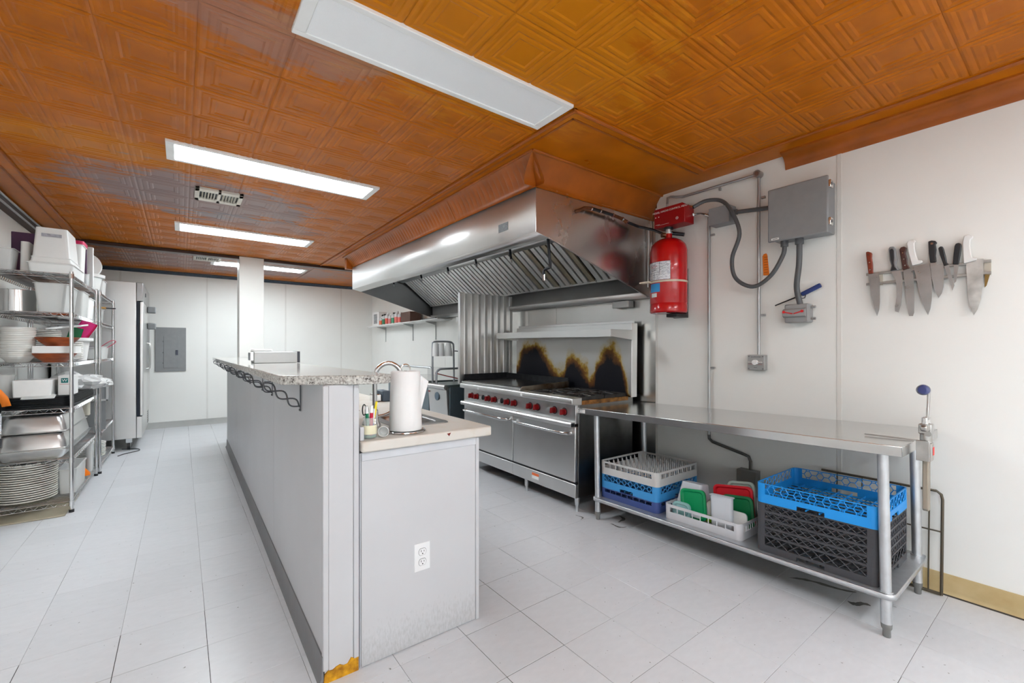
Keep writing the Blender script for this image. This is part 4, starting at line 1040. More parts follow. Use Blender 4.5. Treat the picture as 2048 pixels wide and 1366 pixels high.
# corrugated heat shield at the far end of the range
cs = thing('corrugated_panel', 'tall corrugated stainless heat shield at the griddle end', 'panel', (2.73, 4.1, .86))
m = MB(); pts = []; n = 8; x0_, x1_ = 2.40, 3.10; w_ = (x1_ - x0_) / n
for i in range(n):
    a = x0_ + i * w_
    pts += [(a, 4.098), (a + w_ * .38, 4.098), (a + w_ * .5, 4.132), (a + w_ * .88, 4.132)]
pts.append((x1_, 4.098))
vs = [(x, y, .90) for x, y in pts] + [(x, y, 1.885) for x, y in pts]; k = len(pts)
m.add(vs, [(i, i + 1, k + i + 1, k + i) for i in range(k - 1)])
o = m.build('sheet', mat('corrugated steel', (0.74, 0.73, 0.71), 0.35, 0.9, var=0.06, scale=3), cs, smooth=0); md = o.modifiers.new('s', 'SOLIDIFY'); md.thickness = .002
MB().box(2.385, 2.402, 4.09, 4.13, .90, 1.88).build('edge_post', STEEL, cs, bevel=.002)
# ------------------------------------------------------------------ right wall services
cyl = thing('fire_suppression_cylinder', 'large red fire suppression cylinder on the wall beside the hood', 'fire cylinder', (3.0, 1.97, 1.54))
ccx, ccy, cr_ = 3.0, 1.97, .137
m = MB(); m.lathe([(0, 1.545), (.128, 1.545), (cr_, 1.553), (cr_, 1.612), (cr_ - .002, 1.616), (cr_, 1.62), (cr_, 2.02), (.128, 2.062), (.105, 2.092), (.07, 2.112), (.03, 2.12), (.027, 2.124), (.027, 2.158), (0, 2.158)], (ccx, ccy, 0), 48); m.build('tank', REDP, cyl, smooth=30)
m = MB(); m.lathe([(.03, 2.155), (.03, 2.165), (.02, 2.168), (.02, 2.205), (.024, 2.207), (.024, 2.215), (0, 2.215)], (ccx, ccy, 0), 20); m.build('valve', GALV, cyl)
MB().cyl((ccx - .045, ccy + .03, 2.148), (ccx - .02, ccy + .014, 2.148), .019, 16).build('gauge', COPP, cyl)
MB().tube([(ccx + .02, ccy - .01, 2.165), (ccx + .05, ccy - .05, 2.155), (ccx + .07, ccy - .09, 2.145)], .014, 10).build('outlet_elbow', PIPE, cyl)
MB().box(3.14, WX - .001, 1.905, 2.02, 1.515, 1.9).build('wall_bracket', BLKPL, cyl, bevel=.003)
MB().box(3.0, 3.15, 1.90, 1.99, 1.515, 1.542).build('support_foot', BLKPL, cyl, bevel=.003)
def patch(name, material, a0, a1, z0, z1, dr, n=16, lab=None):
    vs = []; fs = []
    for i in range(n + 1):
        a = R(a0 + (a1 - a0) * i / n)
        for z in (z0, z1): vs.append((ccx + (cr_ + dr) * math.cos(a), ccy + (cr_ + dr) * math.sin(a), z))
    for i in range(n): p = i * 2; fs.append((p, p + 2, p + 3, p + 1))
    return MB().add(vs, fs).build(name, material, cyl, label=lab)
LBL = mat('printed label', lin(226, 228, 232), 0.5, var=0.25, scale=70, col2=lin(186, 190, 200), thresh=(.4, .5), stretch=(1, 1, 3))
patch('instruction_label', LBL, 130, 219, 1.79, 1.925, .0008)
INK = mat('label ink', lin(70, 74, 84), 0.6); REDINK = mat('red ink', lin(190, 60, 60), 0.6)
for a0, a1, z0, z1 in ((130, 219, 1.788, 1.7905), (130, 219, 1.925, 1.9275), (186, 187.2, 1.83, 1.925), (131, 218, 1.829, 1.8305), (131, 186, 1.846, 1.8475), (165, 166, 1.79, 1.846), (218.4, 219.4, 1.79, 1.926)):
    patch('label_rule', INK, a0, a1, z0, z1, .0014, 8)
for i in range(9):
    patch('label_line', INK, 191, 191 + 18 + (i * 7 % 9), 1.913 - i * .009, 1.9145 - i * .009, .0014, 5)
for i in range(5):
    patch('label_line', REDINK if i in (1, 2) else INK, 150, 150 + 22 + (i * 5 % 9), 1.905 - i * .011, 1.908 - i * .011, .0014, 5)
patch('inspection_label', BLUEL, 146, 187, 1.70, 1.765, .0008)
patch('date_sticker', LABELW, 152, 176, 1.662, 1.692, .0008)
m = MB(); m.lathe([(cr_ + .001, 1.772), (cr_ + .003, 1.772), (cr_ + .003, 1.786), (cr_ + .001, 1.786)], (ccx, ccy, 0), 40); m.build('strap', mat('cream strap', lin(214, 204, 184), 0.5), cyl)
MB().box(2.84, 2.885, 2.04, 2.12, 1.775, 1.787).build('strap_tail', mat('cream strap', lin(214, 204, 184), 0.5), cyl)
# control head
ch = thing('control_head', 'red control head box above the red cylinder', 'control box', (2.99, 1.93, 2.22))
m = MB(); m.prism([(2.06, 2.205), (1.80, 2.205), (1.80, 2.335), (1.82, 2.352), (2.06, 2.352)], 'x', 2.945, 3.07); m.build('box', mat('red box enamel', lin(150, 8, 16), 0.35, var=0.1), ch, bevel=.004)
text('MODEL NMCH3 CONTROL HEAD', .0195, 'title_print', WHITEPL, ch, M_wallx(2.9442, 1.925, 2.322))
MB().box(2.9438, 2.9446, 1.93, 2.03, 2.2225, 2.224).build('print_line', WHITEPL, ch)
text('PYRO-CHEM', .008, 'small_print', WHITEPL, ch, M_wallx(2.9442, 2.03, 2.233)) if False else MB().box(2.9438, 2.9446, 2.01, 2.045, 2.228, 2.231).build('print_line', WHITEPL, ch)
for y in (2.045, 2.018): MB().cyl((2.9438, y, 2.288), (2.9446, y, 2.288), .0045, 10).build('indicator', WHITEPL, ch)
m = MB(); m.tube([(2.9442, 1.862 + .0095 * math.cos(R(a)), 2.246 + .0095 * math.sin(R(a))) for a in range(0, 360, 24)], .0012, 5, closed=True); m.build('mark_ring', WHITEPL, ch)
text('UL', .009, 'mark_print', WHITEPL, ch, M_wallx(2.9442, 1.862, 2.246))
MB().cyl((3.0, 1.97, 2.19), (3.0, 1.97, 2.206), .035, 20).build('collar', BLKPL, ch)
for z in (2.318, 2.262): MB().cyl((3.02, 1.80, z), (3.02, 1.775, z), .013, 12).build('fitting', CHROME, ch)
MB().cyl((3.02, 2.06, 2.29), (3.02, 2.09, 2.29), .016, 12).build('fitting', DSTEEL, ch)
MB().cyl((3.03, 2.0, 2.352), (3.03, 2.0, 2.40), .009, 10).build('fitting', GALV, ch)
# conduit B: from head up, along the wall top, down to the pull station
cb = thing('electrical_conduit', 'thin conduit along the wall top then down to the square pull station', 'conduit', (3.14, 1.37, 1.23))
MB().tube([(3.03, 2.0, 2.40), (3.035, 2.0, 2.45), (3.06, 1.99, 2.462), (3.10, 1.97, 2.463), (3.135, 1.93, 2.462)], .009, 10).build('bend', COND, cb)
MB().tube([(3.135, 1.94, 2.462), (3.14, 1.38, 2.462)], .009, 10).build('pipe', COND, cb)
MB().cyl((3.11, 1.37, 2.458), (3.16, 1.37, 2.458), .024, 18).build('pull_elbow', COND, cb); MB().cyl((3.107, 1.37, 2.458), (3.111, 1.37, 2.458), .014, 14).build('elbow_cap', mat('brown cap', lin(120, 88, 74), 0.5), cb)
MB().cyl((3.143, 1.37, 1.232), (3.143, 1.37, 2.44), .0095, 12).build('pipe', COND, cb)
for z in (2.3, 1.5): MB().box(3.15, WX - .001, 1.335, 1.36, z - .007, z + .007).build('clip', COND, cb)
MB().box(3.15, WX - .001, 1.64, 1.655, 2.435, 2.453).build('clip', COND, cb)
ps = thing('pull_station', 'square grey remote pull station low on the wall', 'pull station', (3.15, 1.38, 1.12))
MB().box(3.122, WX - .001, 1.325, 1.435, 1.125, 1.228).build('box', mat('cast grey', lin(160, 160, 158), 0.5, 0.2, var=0.06), ps, bevel=.004)
MB().cyl((3.122, 1.38, 1.178), (3.098, 1.38, 1.178), .017, 16).build('pull_ring', LABELW, ps)
MB().cyl((3.110, 1.425, 1.178), (3.110, 1.335, 1.178), .004, 8).build('break_rod', mat('rod pale', lin(210, 204, 200), 0.4), ps)
for y in (1.335, 1.425):
    for z in (1.135, 1.218): MB().cyl((3.1215, y, z), (3.119, y, z), .004, 8).build('screw', DSTEEL, ps)
text('IN CASE OF FIRE', .0085, 'front_print', INK, ps, M_wallx(3.1214, 1.38, 1.214)); text('PULL', .010, 'front_print', INK, ps, M_wallx(3.1214, 1.38, 1.142))
MB().box(3.1212, 3.122, 1.34, 1.43, 1.163, 1.1645).build('print_line', REDINK, ps)
# grey junction box, conduit A
jb = thing('junction_box', 'small grey junction box between the red box and the big enclosure', 'junction box', (3.12, 1.61, 2.16))
m = MB(); m.box(3.075, WX - .001, 1.535, 1.685, 2.165, 2.288); m.build('box', GREYBOX, jb, bevel=.004); MB().box(3.068, 3.074, 1.535, 1.685, 2.165, 2.288).build('cover', GREYBOX, jb, bevel=.002)
MB().cyl((3.12, 1.535, 2.235), (3.12, 1.505, 2.235), .02, 14).build('connector', mat('dark grey fitting', lin(92, 93, 95), 0.4), jb)
ca = thing('electrical_conduit', 'thin conduit from the small junction box down behind the worktable', 'conduit', (3.15, 1.727, .4))
m = MB(); m.tube([(3.15, 1.69, 2.3), (3.15, 1.715, 2.3), (3.15, 1.727, 2.285), (3.15, 1.727, .62)], .0095, 10); m.build('pipe', COND, ca)
MB().tube([(3.02, 1.775, 2.262), (3.07, 1.75, 2.275), (3.11, 1.74, 2.272), (3.12, 1.715, 2.258), (3.12, 1.69, 2.24)], [.009, .008, .009, .008, .009], 10).build('flexible_link', CHROME, ca)
m = MB(); m.tube([(3.15, 1.727, .63), (3.15, 1.725, .60), (3.15, 1.70, .58), (3.15, 1.47, .53), (3.15, 1.44, .52), (3.15, 1.428, .49), (3.15, 1.428, .43)], .0105, 10); m.build('lower_bend', mat('dark conduit', lin(92, 92, 90), 0.4, 0.6), ca)
for z in (2.12, 1.13): MB().box(3.155, WX - .001, 1.69, 1.72, z - .006, z + .006).build('clip', COND, ca)
ob = thing('outlet_box', 'grey metal outlet box on the wall behind the half rack', 'outlet box', (3.14, 1.43, .3)); MB().box(3.1, WX - .001, 1.37, 1.5, .27, .432).build('box', mat('dim grey box', lin(128, 128, 124), 0.5), ob, bevel=.003)
# big enclosure
en = thing('electrical_enclosure', 'large grey electrical enclosure high on the right wall', 'enclosure', (3.09, 1.09, 1.95))
MB().box(3.03, WX - .001, .94, 1.245, 1.962, 2.275).build('case', GREYBOX, en, bevel=.006)
MB().box(3.008, 3.028, .928, 1.258, 1.95, 2.287).build('door', GREYBOX, en, bevel=.008)
for z in (2.235, 2.015):
    l = MB().box(3.012, 3.055, .915, .929, z - .022, z + .022).build('latch', CHROME, en, bevel=.003); MB().cyl((3.03, .912, z), (3.03, .916, z), .009, 10).build('latch_pin', DSTEEL, l)
MB().box(3.0068, 3.0078, 1.19, 1.235, 1.96, 1.972).build('label', LABELW, en); text('C91-40', .009, 'label_print', INK, en, M_wallx(3.0066, 1.2125, 1.966)) if False else MB().box(3.0064, 3.0067, 1.198, 1.228, 1.9645, 1.9675).build('label_print', INK, en)
DFIT = mat('dark grey fitting', lin(92, 93, 95), 0.4)
MB().cyl((3.09, 1.19, 1.962), (3.09, 1.19, 1.925), .022, 16).build('connector', DFIT, en); MB().cyl((3.09, 1.105, 1.962), (3.09, 1.105, 1.925), .024, 16).build('connector', DFIT, en)
LIQ = mat('grey liquidtight conduit', lin(84, 86, 88), 0.38, var=0.08)
def smoothpts(P, n=8):
    out = []
    P = [Vector(p) for p in P]
    for i in range(len(P) - 1):
        p0, p1, p2, p3 = P[max(0, i - 1)], P[i], P[i + 1], P[min(len(P) - 1, i + 2)]
        for k in range(n):
            t = k / n; out.append(.5 * ((2 * p1) + (p2 - p0) * t + (2 * p0 - 5 * p1 + 4 * p2 - p3) * t * t + (3 * p1 - p0 - 3 * p2 + p3) * t ** 3))
    out.append(P[-1]); return out
tag(MB().tube(smoothpts([(3.02, 1.775, 2.318), (3.06, 1.70, 2.352), (3.09, 1.60, 2.330), (3.06, 1.51, 2.22), (3.06, 1.46, 2.06), (3.07, 1.515, 1.90), (3.07, 1.49, 1.76), (3.08, 1.38, 1.69), (3.085, 1.27, 1.75), (3.09, 1.20, 1.87), (3.09, 1.19, 1.93)]), .0135, 12).build('flexible_conduit', LIQ),
    'looping grey flexible conduit from the red box to the large enclosure', 'conduit')
tag(MB().tube([(3.12, 1.52, 2.235), (3.12, 1.24, 2.2)], .0145, 12).build('rigid_conduit', LIQ), 'short grey conduit between junction box and large enclosure', 'conduit')
tag(MB().tube(smoothpts([(3.09, 1.105, 1.93), (3.09, 1.107, 1.80), (3.09, 1.12, 1.66), (3.10, 1.105, 1.55)]), .0165, 12).build('flexible_conduit', LIQ), 'short flexible conduit from the large enclosure to the red handled switch', 'conduit')
sw = thing('shutoff_switch', 'grey shutoff switch box with red handle mark under the big enclosure', 'switch', (3.12, 1.12, 1.43))
SWG = mat('switch grey', lin(148, 148, 147), 0.45)
MB().box(3.085, WX - .001, 1.055, 1.19, 1.435, 1.552).build('box', SWG, sw, bevel=.008)
m = MB(); m.prism([(3.085, 1.525), (3.066, 1.515), (3.066, 1.475), (3.085, 1.465)], 'y', 1.065, 1.195); m.build('raised_face', SWG, sw, bevel=.004)
RM = mat('red mark', lin(210, 30, 34), 0.4)
for a, b_ in (((1.185, 1.503), (1.135, 1.49)), ((1.128, 1.49), (1.082, 1.503))):
    MB().tube([(3.0655, a[0], a[1]), (3.0655, b_[0], b_[1])], .0035, 6).build('red_mark', RM, sw)
for y in (1.185, 1.082): MB().cyl((3.066, y, 1.503), (3.062, y, 1.503), .0085, 12).build('red_dot', RM, sw)
for z in (1.53, 1.458): MB().cyl((3.13, 1.055, z), (3.13, 1.03, z), .008, 10).build('knob_pin', SWG, sw)
# lighter hanging
lt = thing('utility_lighter', 'long blue utility lighter hung behind the flexible conduit', 'lighter', (3.13, 1.05, 1.62))
MB().tube([(3.138, 1.265, 1.556), (3.138, 1.14, 1.60), (3.138, 1.11, 1.613)], [.004, .005, .006], 8).build('barrel', BLKPL, lt)
m = MB(); mm = Matrix.Translation((3.137, 1.06, 1.637)) @ Matrix.Rotation(R(26), 4, 'X'); m.tub([(-.009, .009, -.055, .055, .008, -.012), (-.009, .009, -.055, .055, .008, .012)], top=True); m.xf(mm @ Matrix.Rotation(R(180), 4, 'Z') @ Matrix.Identity(4)); 
m = MB(); mm = Matrix.Translation((3.137, 1.057, 1.638)) @ Matrix.Rotation(R(-25), 4, 'X'); m.box(-.009, .009, -.058, .058, -.014, .013); m.xf(mm); m.build('grip', mat('navy lighter', lin(44, 62, 118), 0.35), lt, bevel=.005)
m = MB(); m.tube([Vector(p) for p in ((3.132, 1.115, 1.604), (3.132, 1.108, 1.588), (3.132, 1.09, 1.59), (3.132, 1.085, 1.61))], .003, 6); m.build('trigger_guard', BLKPL, lt)
ot = thing('inspection_tag', 'orange inspection tag behind the thin conduit on the wall', 'tag', (3.16, 1.34, 1.77))
m = MB(); m.prism([(1.356, 1.90), (1.348, 1.915), (1.332, 1.918), (1.325, 1.905), (1.312, 1.766), (1.350, 1.770)], 'x', 3.1655, 3.1675); m.build('card', ORANGE, ot)
for i in range(7): MB().box(3.1645, 3.1655, 1.322, 1.345, 1.89 - i * .017, 1.893 - i * .017).build('print_line', mat('tag ink', lin(150, 70, 20), 0.6), ot)
# magnetic knife rack and knives
kr = thing('knife_rack', 'twin bar magnetic knife rack on the right wall', 'knife rack', (3.155, .54, 1.64))
for z in (1.697, 1.640): MB().box(3.148, 3.158, .296, .785, z - .0065, z + .0065).build('bar', mat('magnet bar steel', (0.40, 0.39, 0.37), 0.4, 0.9, var=0.2, scale=20), kr, bevel=.0015)
for y in (.31, .725): MB().box(3.158, WX - .001, y - .012, y + .012, 1.63, 1.705).build('mount', mat('mount cream', lin(200, 192, 176), 0.5), kr)
MB().add([(3.152, .318, 1.634), (3.152, .302, 1.63), (3.152, .308, 1.60), (3.152, .313, 1.578), (3.152, .319, 1.57), (3.16, .318, 1.634), (3.16, .302, 1.63), (3.16, .308, 1.60), (3.16, .313, 1.578), (3.16, .319, 1.57)],
         [(0, 1, 2, 3, 4), (9, 8, 7, 6, 5), (0, 5, 6, 1), (1, 6, 7, 2), (2, 7, 8, 3), (3, 8, 9, 4), (4, 9, 5, 0)]).build('glue_lump', mat('brown glue', lin(130, 100, 44), 0.6), kr)
KN = {
    'K1': ([(0.7837, 1.8243), (0.774, 1.8264), (0.7585, 1.8174), (0.7558, 1.8096), (0.7573, 1.7856), (0.7527, 1.751), (0.7519, 1.6976), (0.772, 1.698), (0.7751, 1.735), (0.7818, 1.7995)],
        [(0.774, 1.6958), (0.7279, 1.6962), (0.723, 1.66), (0.7215, 1.54), (0.7241, 1.4923), (0.7344, 1.4546), (0.745, 1.489), (0.7604, 1.5678), (0.7674, 1.6366)], [(0.7705, 1.8057), (0.7663, 1.7623), (0.7634, 1.7199)]),
    'K2': ([(0.6814, 1.8226), (0.6777, 1.8347), (0.6595, 1.8341), (0.6523, 1.8173), (0.6469, 1.7578), (0.6505, 1.7303), (0.638, 1.7004), (0.6759, 1.6974), (0.6704, 1.7287), (0.6777, 1.7582)],
        [(0.674, 1.6967), (0.6344, 1.699), (0.6238, 1.6473), (0.6255, 1.5778), (0.6309, 1.5086), (0.6408, 1.4684), (0.6559, 1.4755), (0.6559, 1.4966), (0.6487, 1.5569), (0.6494, 1.6225), (0.6559, 1.6561)], []),
    'K3': ([(0.6362, 1.812), (0.6309, 1.824), (0.6167, 1.826), (0.6062, 1.8158), (0.608, 1.8045), (0.6115, 1.789), (0.6055, 1.7603), (0.6027, 1.7275), (0.5941, 1.7055), (0.622, 1.6972), (0.6291, 1.7503)],
        [(0.622, 1.6934), (0.5854, 1.7028), (0.5786, 1.6415), (0.5769, 1.5499), (0.5769, 1.4631), (0.582, 1.4451), (0.5975, 1.4461), (0.602, 1.4648), (0.6097, 1.5531), (0.6167, 1.6371)], [(0.6225, 1.7915), (0.6175, 1.7568), (0.6125, 1.7219)]),
    'K4': ([(0.6069, 1.839), (0.5993, 1.8545), (0.5751, 1.8534), (0.569, 1.843), (0.5751, 1.8351), (0.5745, 1.8098), (0.5666, 1.7629), (0.5615, 1.7415), (0.5447, 1.7388), (0.543, 1.7295), (0.5514, 1.7218), (0.5854, 1.7157), (0.5906, 1.744), (0.5993, 1.7868)],
        [(0.5803, 1.7126), (0.5182, 1.7197), (0.5116, 1.6775), (0.5067, 1.5876), (0.5083, 1.5209), (0.5133, 1.4766), (0.5221, 1.4459), (0.5347, 1.4782), (0.5548, 1.5568), (0.5717, 1.6634)], []),
    'K5': ([(0.5208, 1.8335), (0.5083, 1.8364), (0.4937, 1.8317), (0.4863, 1.8209), (0.4921, 1.8123), (0.4895, 1.7852), (0.4921, 1.7546), (0.4889, 1.723), (0.4953, 1.7196), (0.5133, 1.7202), (0.5182, 1.768)],
        [(0.5142, 1.7182), (0.4937, 1.7194), (0.4889, 1.7075), (0.4634, 1.7057), (0.4618, 1.6528), (0.4634, 1.5915), (0.4697, 1.557), (0.4818, 1.5326), (0.4953, 1.5686), (0.5067, 1.6322)], [(0.5057, 1.8184)]),
    'K6': ([(0.4818, 1.7904), (0.4745, 1.7992), (0.4649, 1.7961), (0.4602, 1.7798), (0.4523, 1.7346), (0.4492, 1.7079), (0.4414, 1.7023), (0.4602, 1.6943), (0.4665, 1.7194), (0.4761, 1.7563)],
        [(0.4586, 1.6936), (0.4429, 1.6982), (0.4352, 1.6578), (0.4228, 1.5911), (0.4299, 1.5659), (0.4414, 1.6151)], []),
    'K7': ([(0.4222, 1.7902), (0.4182, 1.8024), (0.4075, 1.8047), (0.3984, 1.7986), (0.3969, 1.7876), (0.4015, 1.739), (0.4075, 1.6949), (0.4284, 1.6981), (0.4253, 1.7518)],
        [(0.4253, 1.6963), (0.4081, 1.6937), (0.4121, 1.646), (0.4167, 1.612), (0.4234, 1.602), (0.4253, 1.6478)], []),
    'K8': ([(0.3939, 1.8063), (0.3879, 1.8372), (0.3715, 1.8402), (0.3574, 1.8287), (0.3583, 1.8183), (0.3656, 1.8113), (0.3671, 1.7841), (0.3641, 1.7411), (0.3597, 1.7213), (0.3437, 1.7165), (0.3451, 1.7062), (0.3894, 1.6963), (0.3924, 1.746)],
        [(0.3819, 1.6964), (0.3451, 1.7049), (0.3451, 1.7125), (0.3221, 1.7108), (0.3215, 1.6502), (0.3235, 1.5878), (0.3307, 1.5175), (0.3422, 1.4639), (0.3553, 1.4345), (0.3686, 1.4786), (0.376, 1.5516)], []),
}
BLADE = mat('knife blade', (0.46, 0.46, 0.46), 0.3, 1.0, var=0.15, scale=12, rvar=0.08); BLADE2 = mat('scratched wide blade', (0.60, 0.60, 0.58), 0.35, 1.0, var=0.35, scale=14, rvar=0.1)
WOODR = mat('red brown wood handle', lin(132, 54, 32), 0.4, var=0.2, scale=30); WOODD = mat('dark brown wood handle', lin(74, 42, 36), 0.4, var=0.2, scale=30)
kl = {'K1': ('knife with short red-brown riveted handle at the rack end nearest the hood', WOODR), 'K2': ('boning knife with black grip in a grey handle', GREYBOX),
      'K3': ('knife with dark brown riveted handle and square tipped blade', WOODD), 'K4': ('chef knife with white handle between brown and black handled knives', WHITEPL),
      'K5': ('chef knife with black handle, steel bolster and one large rivet', BLKPL), 'K6': ('small tilted paring knife with slim black handle', BLKPL),
      'K7': ('small upright paring knife with thick black handle', BLKPL), 'K8': ('wide scratched chef knife with white handle at the right rack end', WHITEPL)}
for i, (k, (hp, bp, rv)) in enumerate(KN.items()):
    dx = .004 if k == 'K6' else 0
    t = thing('kitchen_knife', kl[k][0], 'knife', (3.145, sum(p[0] for p in bp) / len(bp), min(p[1] for p in bp)), 'knives on the magnetic rack')
    MB().prism(bp, 'x', 3.1455 - dx, 3.1475 - dx).build('blade', BLADE2 if k == 'K8' else BLADE, t, smooth=0)
    MB().prism(hp, 'x', 3.137 - dx, 3.153 - dx).build('handle', kl[k][1], t, bevel=.0035)
    for y, z in rv: MB().cyl((3.1373, y, z), (3.136, y, z), .0034 if len(rv) > 1 else .006, 10).build('rivet', CHROME, t)
    if k == 'K2':
        c_ = (sum(p[0] for p in hp) / len(hp), 1.78); MB().prism([(.6775, 1.815), (.672, 1.822), (.664, 1.822), (.659, 1.81), (.6575, 1.77), (.6595, 1.742), (.656, 1.72), (.645, 1.703), (.672, 1.701), (.667, 1.73), (.6735, 1.765)], 'x', 3.1345, 3.139).build('grip', BLKPL, t, bevel=.001)
# ------------------------------------------------------------------ far end of the kitchen
FRS = mat('fridge steel', (0.70, 0.70, 0.69), 0.3, 1.0, var=0.05, scale=2, rvar=0.04)
fr = thing('refrigerator', 'tall stainless two-door reach-in refrigerator on casters', 'refrigerator', (-.8, 8.0, 0))
FY0, FY1 = 7.3, 8.68
MB().box(-1.21, -.456, FY0, FY1, .145, 2.12).build('body', FRS, fr, bevel=.004)
MB().box(-.453, -.392, FY0 + .002, FY1, 1.885, 2.12).build('top_grille', mat('fridge grille grey', (0.38, .38, .38), 0.3, 1.0), fr, bevel=.004)
MB().box(-.453, -.40, FY0 + .002, FY1, .146, .415).build('base_grille', FRS, fr, bevel=.004)
for k in range(6): MB().box(-.3995, -.396, 8.35, 8.6, .2 + k * .03, .212 + k * .03).build('louver', DSTEEL, fr)
MB().box(-.4535, -.425, FY0 + .01, FY1 - .01, .42, 1.88).build('door_gasket', mat('gasket navy', lin(24, 30, 44), 0.5), fr)
for i, (a, b) in enumerate(((FY0 + .004, 7.985), (7.995, FY1 - .004))):
    d = MB().box(-.422, -.388, a, b, .425, 1.878).build('door', FRS, fr, bevel=.006)
    yh = b - .05 if i == 0 else a + .05
    MB().tube([(-.388, yh, 1.36), (-.355, yh, 1.35), (-.35, yh, 1.3), (-.35, yh, 1.06), (-.355, yh, 1.01), (-.388, yh, 1.0)], .011, 8).build('handle', STEEL, d)
for z in (1.83, 1.60): MB().box(-.387, -.29, 8.05, 8.13, z - .045, z + .045).build('clip_magnet', GREYBOX, fr, bevel=.012)
MB().box(-.391, -.386, 7.75, 7.8, 1.98, 2.03).build('badge', BLKPL, fr)
for cx_, cy_ in ((-.53, 7.36), (-.53, 8.6), (-1.12, 7.36), (-1.12, 8.6)):
    c = MB().box(cx_ - .03, cx_ + .03, cy_ - .03, cy_ + .03, .09, .146).build('caster', GALV, fr, bevel=.003)
    MB().cyl((cx_ - .014, cy_, .048), (cx_ + .014, cy_, .048), .048, 18).build('wheel', BLKPL, c)
ep_ = thing('breaker_box', 'grey electrical breaker panel on the far wall', 'panel', (-.135, FY - .02, .91))
MB().box(-.335, .062, FY - .022, FY - .004, .915, 1.628).build('frame', GREYBOX, ep_, bevel=.003)
d = MB().box(-.228, -.033, FY - .027, FY - .0225, .97, 1.49).build('door', GREYBOX, ep_, bevel=.003)
MB().box(-.075, -.043, FY - .034, FY - .0275, 1.18, 1.26).build('latch', mat('latch dark', lin(70, 72, 84), 0.4, 0.4), d, bevel=.002)
for z in (1.05, 1.22, 1.4): MB().box(-.243, -.232, FY - .025, FY - .0222, z - .01, z + .01).build('screw', DSTEEL, ep_)
# wall shelf with spices
ws = thing('wall_shelf', 'white wall shelf beyond the hood holding spice jars', 'shelf', (3.05, 7.2, 1.72))
MB().box(2.925, WX - .001, 5.65, 8.62, 1.705, 1.722).build('board', WHITEPL, ws, bevel=.003)
for y in (8.25, 7.0, 6.16):
    m = MB(); m.box(3.155, WX - .001, y - .008, y + .008, 1.42, 1.703); m.prism([(3.156, 1.704), (2.99, 1.704), (2.99, 1.696), (3.156, 1.65)], 'y', y - .003, y + .003); m.build('bracket', GREYPL, ws)
bx_ = thing('carton', 'white carton with a black lantern mark on the wall shelf', 'box', (3.03, 8.2, 1.722)); MB().box(2.94, 3.11, 8.02, 8.36, 1.7225, 1.975).build('carton_body', WHITEPL, bx_, bevel=.003)
m = MB(); m.prism([(2.995, 1.79), (2.985, 1.82), (2.99, 1.9), (3.005, 1.925), (3.03, 1.925), (3.045, 1.9), (3.05, 1.82), (3.04, 1.79)], 'y', 8.0185, 8.0195); m.build('mark', BLKPL, bx_)
MB().box(2.9385, 2.9395, 8.1, 8.28, 1.76, 1.94).build('side_print', mat('grey print', lin(150, 150, 150), 0.6, var=0.4, scale=40), bx_)
cols = [('orange', lin(226, 110, 70)), ('green', lin(60, 130, 90)), ('orange-red', lin(224, 96, 80)), ('pink', lin(214, 130, 130)), ('leaf green', lin(70, 150, 110)), ('salmon', lin(226, 120, 110)), ('coral', lin(230, 110, 100))]
for i, (nm, c_) in enumerate(cols):
    y = 7.98 - i * .145; h = .12 + .012 * (i % 3) + (.02 if i else 0)
    t = thing('spice_bottle', f'spice bottle with {nm} label, {["first", "second", "third", "fourth", "fifth", "sixth", "seventh"][i]} along the wall shelf from the carton', 'bottle', (2.99, y, 1.722), 'spice bottles on the wall shelf')
    MB().tub([(2.95, 3.03, y - .05, y + .05, .012, 1.7225), (2.95, 3.03, y - .05, y + .05, .012, 1.7225 + h), (2.965, 3.015, y - .03, y + .03, .012, 1.7225 + h + .02)], top=True).build('bottle_body', TRANSL, t)
    MB().tub([(2.9485, 3.0315, y - .0515, y + .0515, .012, 1.735), (2.9485, 3.0315, y - .0515, y + .0515, .012, 1.735 + h * .6)], bottom=False).build('label', mat('label ' + nm, c_, 0.5), t)
    MB().cyl((2.99, y, 1.7425 + h), (2.99, y, 1.768 + h), .024, 14).build('cap', BLKPL if i in (1, 4) else WHITEPL, t)
t = thing('carton', 'brown box at the hood end of the wall shelf', 'box', (3.03, 6.8, 1.722)); MB().box(2.93, 3.12, 6.6, 6.97, 1.7225, 1.885).build('box_body', mat('brown card', lin(104, 76, 66), 0.6), t, bevel=.003)
t = thing('bread_knife', 'long dark knife lying on the end of the wall shelf', 'knife', (2.96, 5.8, 1.722)); MB().box(2.93, 2.95, 5.72, 6.1, 1.7225, 1.735).build('blade', DSTEEL, t)
# fryer
SLT = mat('fryer side blue reflection', (0.17, 0.22, 0.25), 0.3, 0.7, var=0.1)  # blue reflected in the stainless, put into the base colour
fy_ = thing('deep_fryer', 'stainless deep fryer with round badge and painted slate reflection on its side', 'fryer', (2.75, 4.68, 0))
MB().box(2.46, 3.12, 4.445, 4.92, .11, .835).build('body', SLT, fy_, bevel=.004)
m = MB(); m.prism([(2.418, .80), (2.44, .50), (2.459, .50), (2.459, .80)], 'y', 4.455, 4.91); m.build('front_panel', FRS, fy_, bevel=.003)
m = MB(); m.prism([(2.43, .485), (2.43, .13), (2.459, .13), (2.459, .485)], 'y', 4.455, 4.91); m.build('lower_door', FRS, fy_, bevel=.003)
MB().tube([(2.405, 4.43, .835), (2.405, 4.93, .835)], .03, 14).build('front_rail', STEEL, fy_)
MB().box(2.41, 3.12, 4.445, 4.92, .835, .86).build('top_rim', mat('fryer top dark', (0.10, 0.13, 0.13), 0.35, 0.6), fy_)
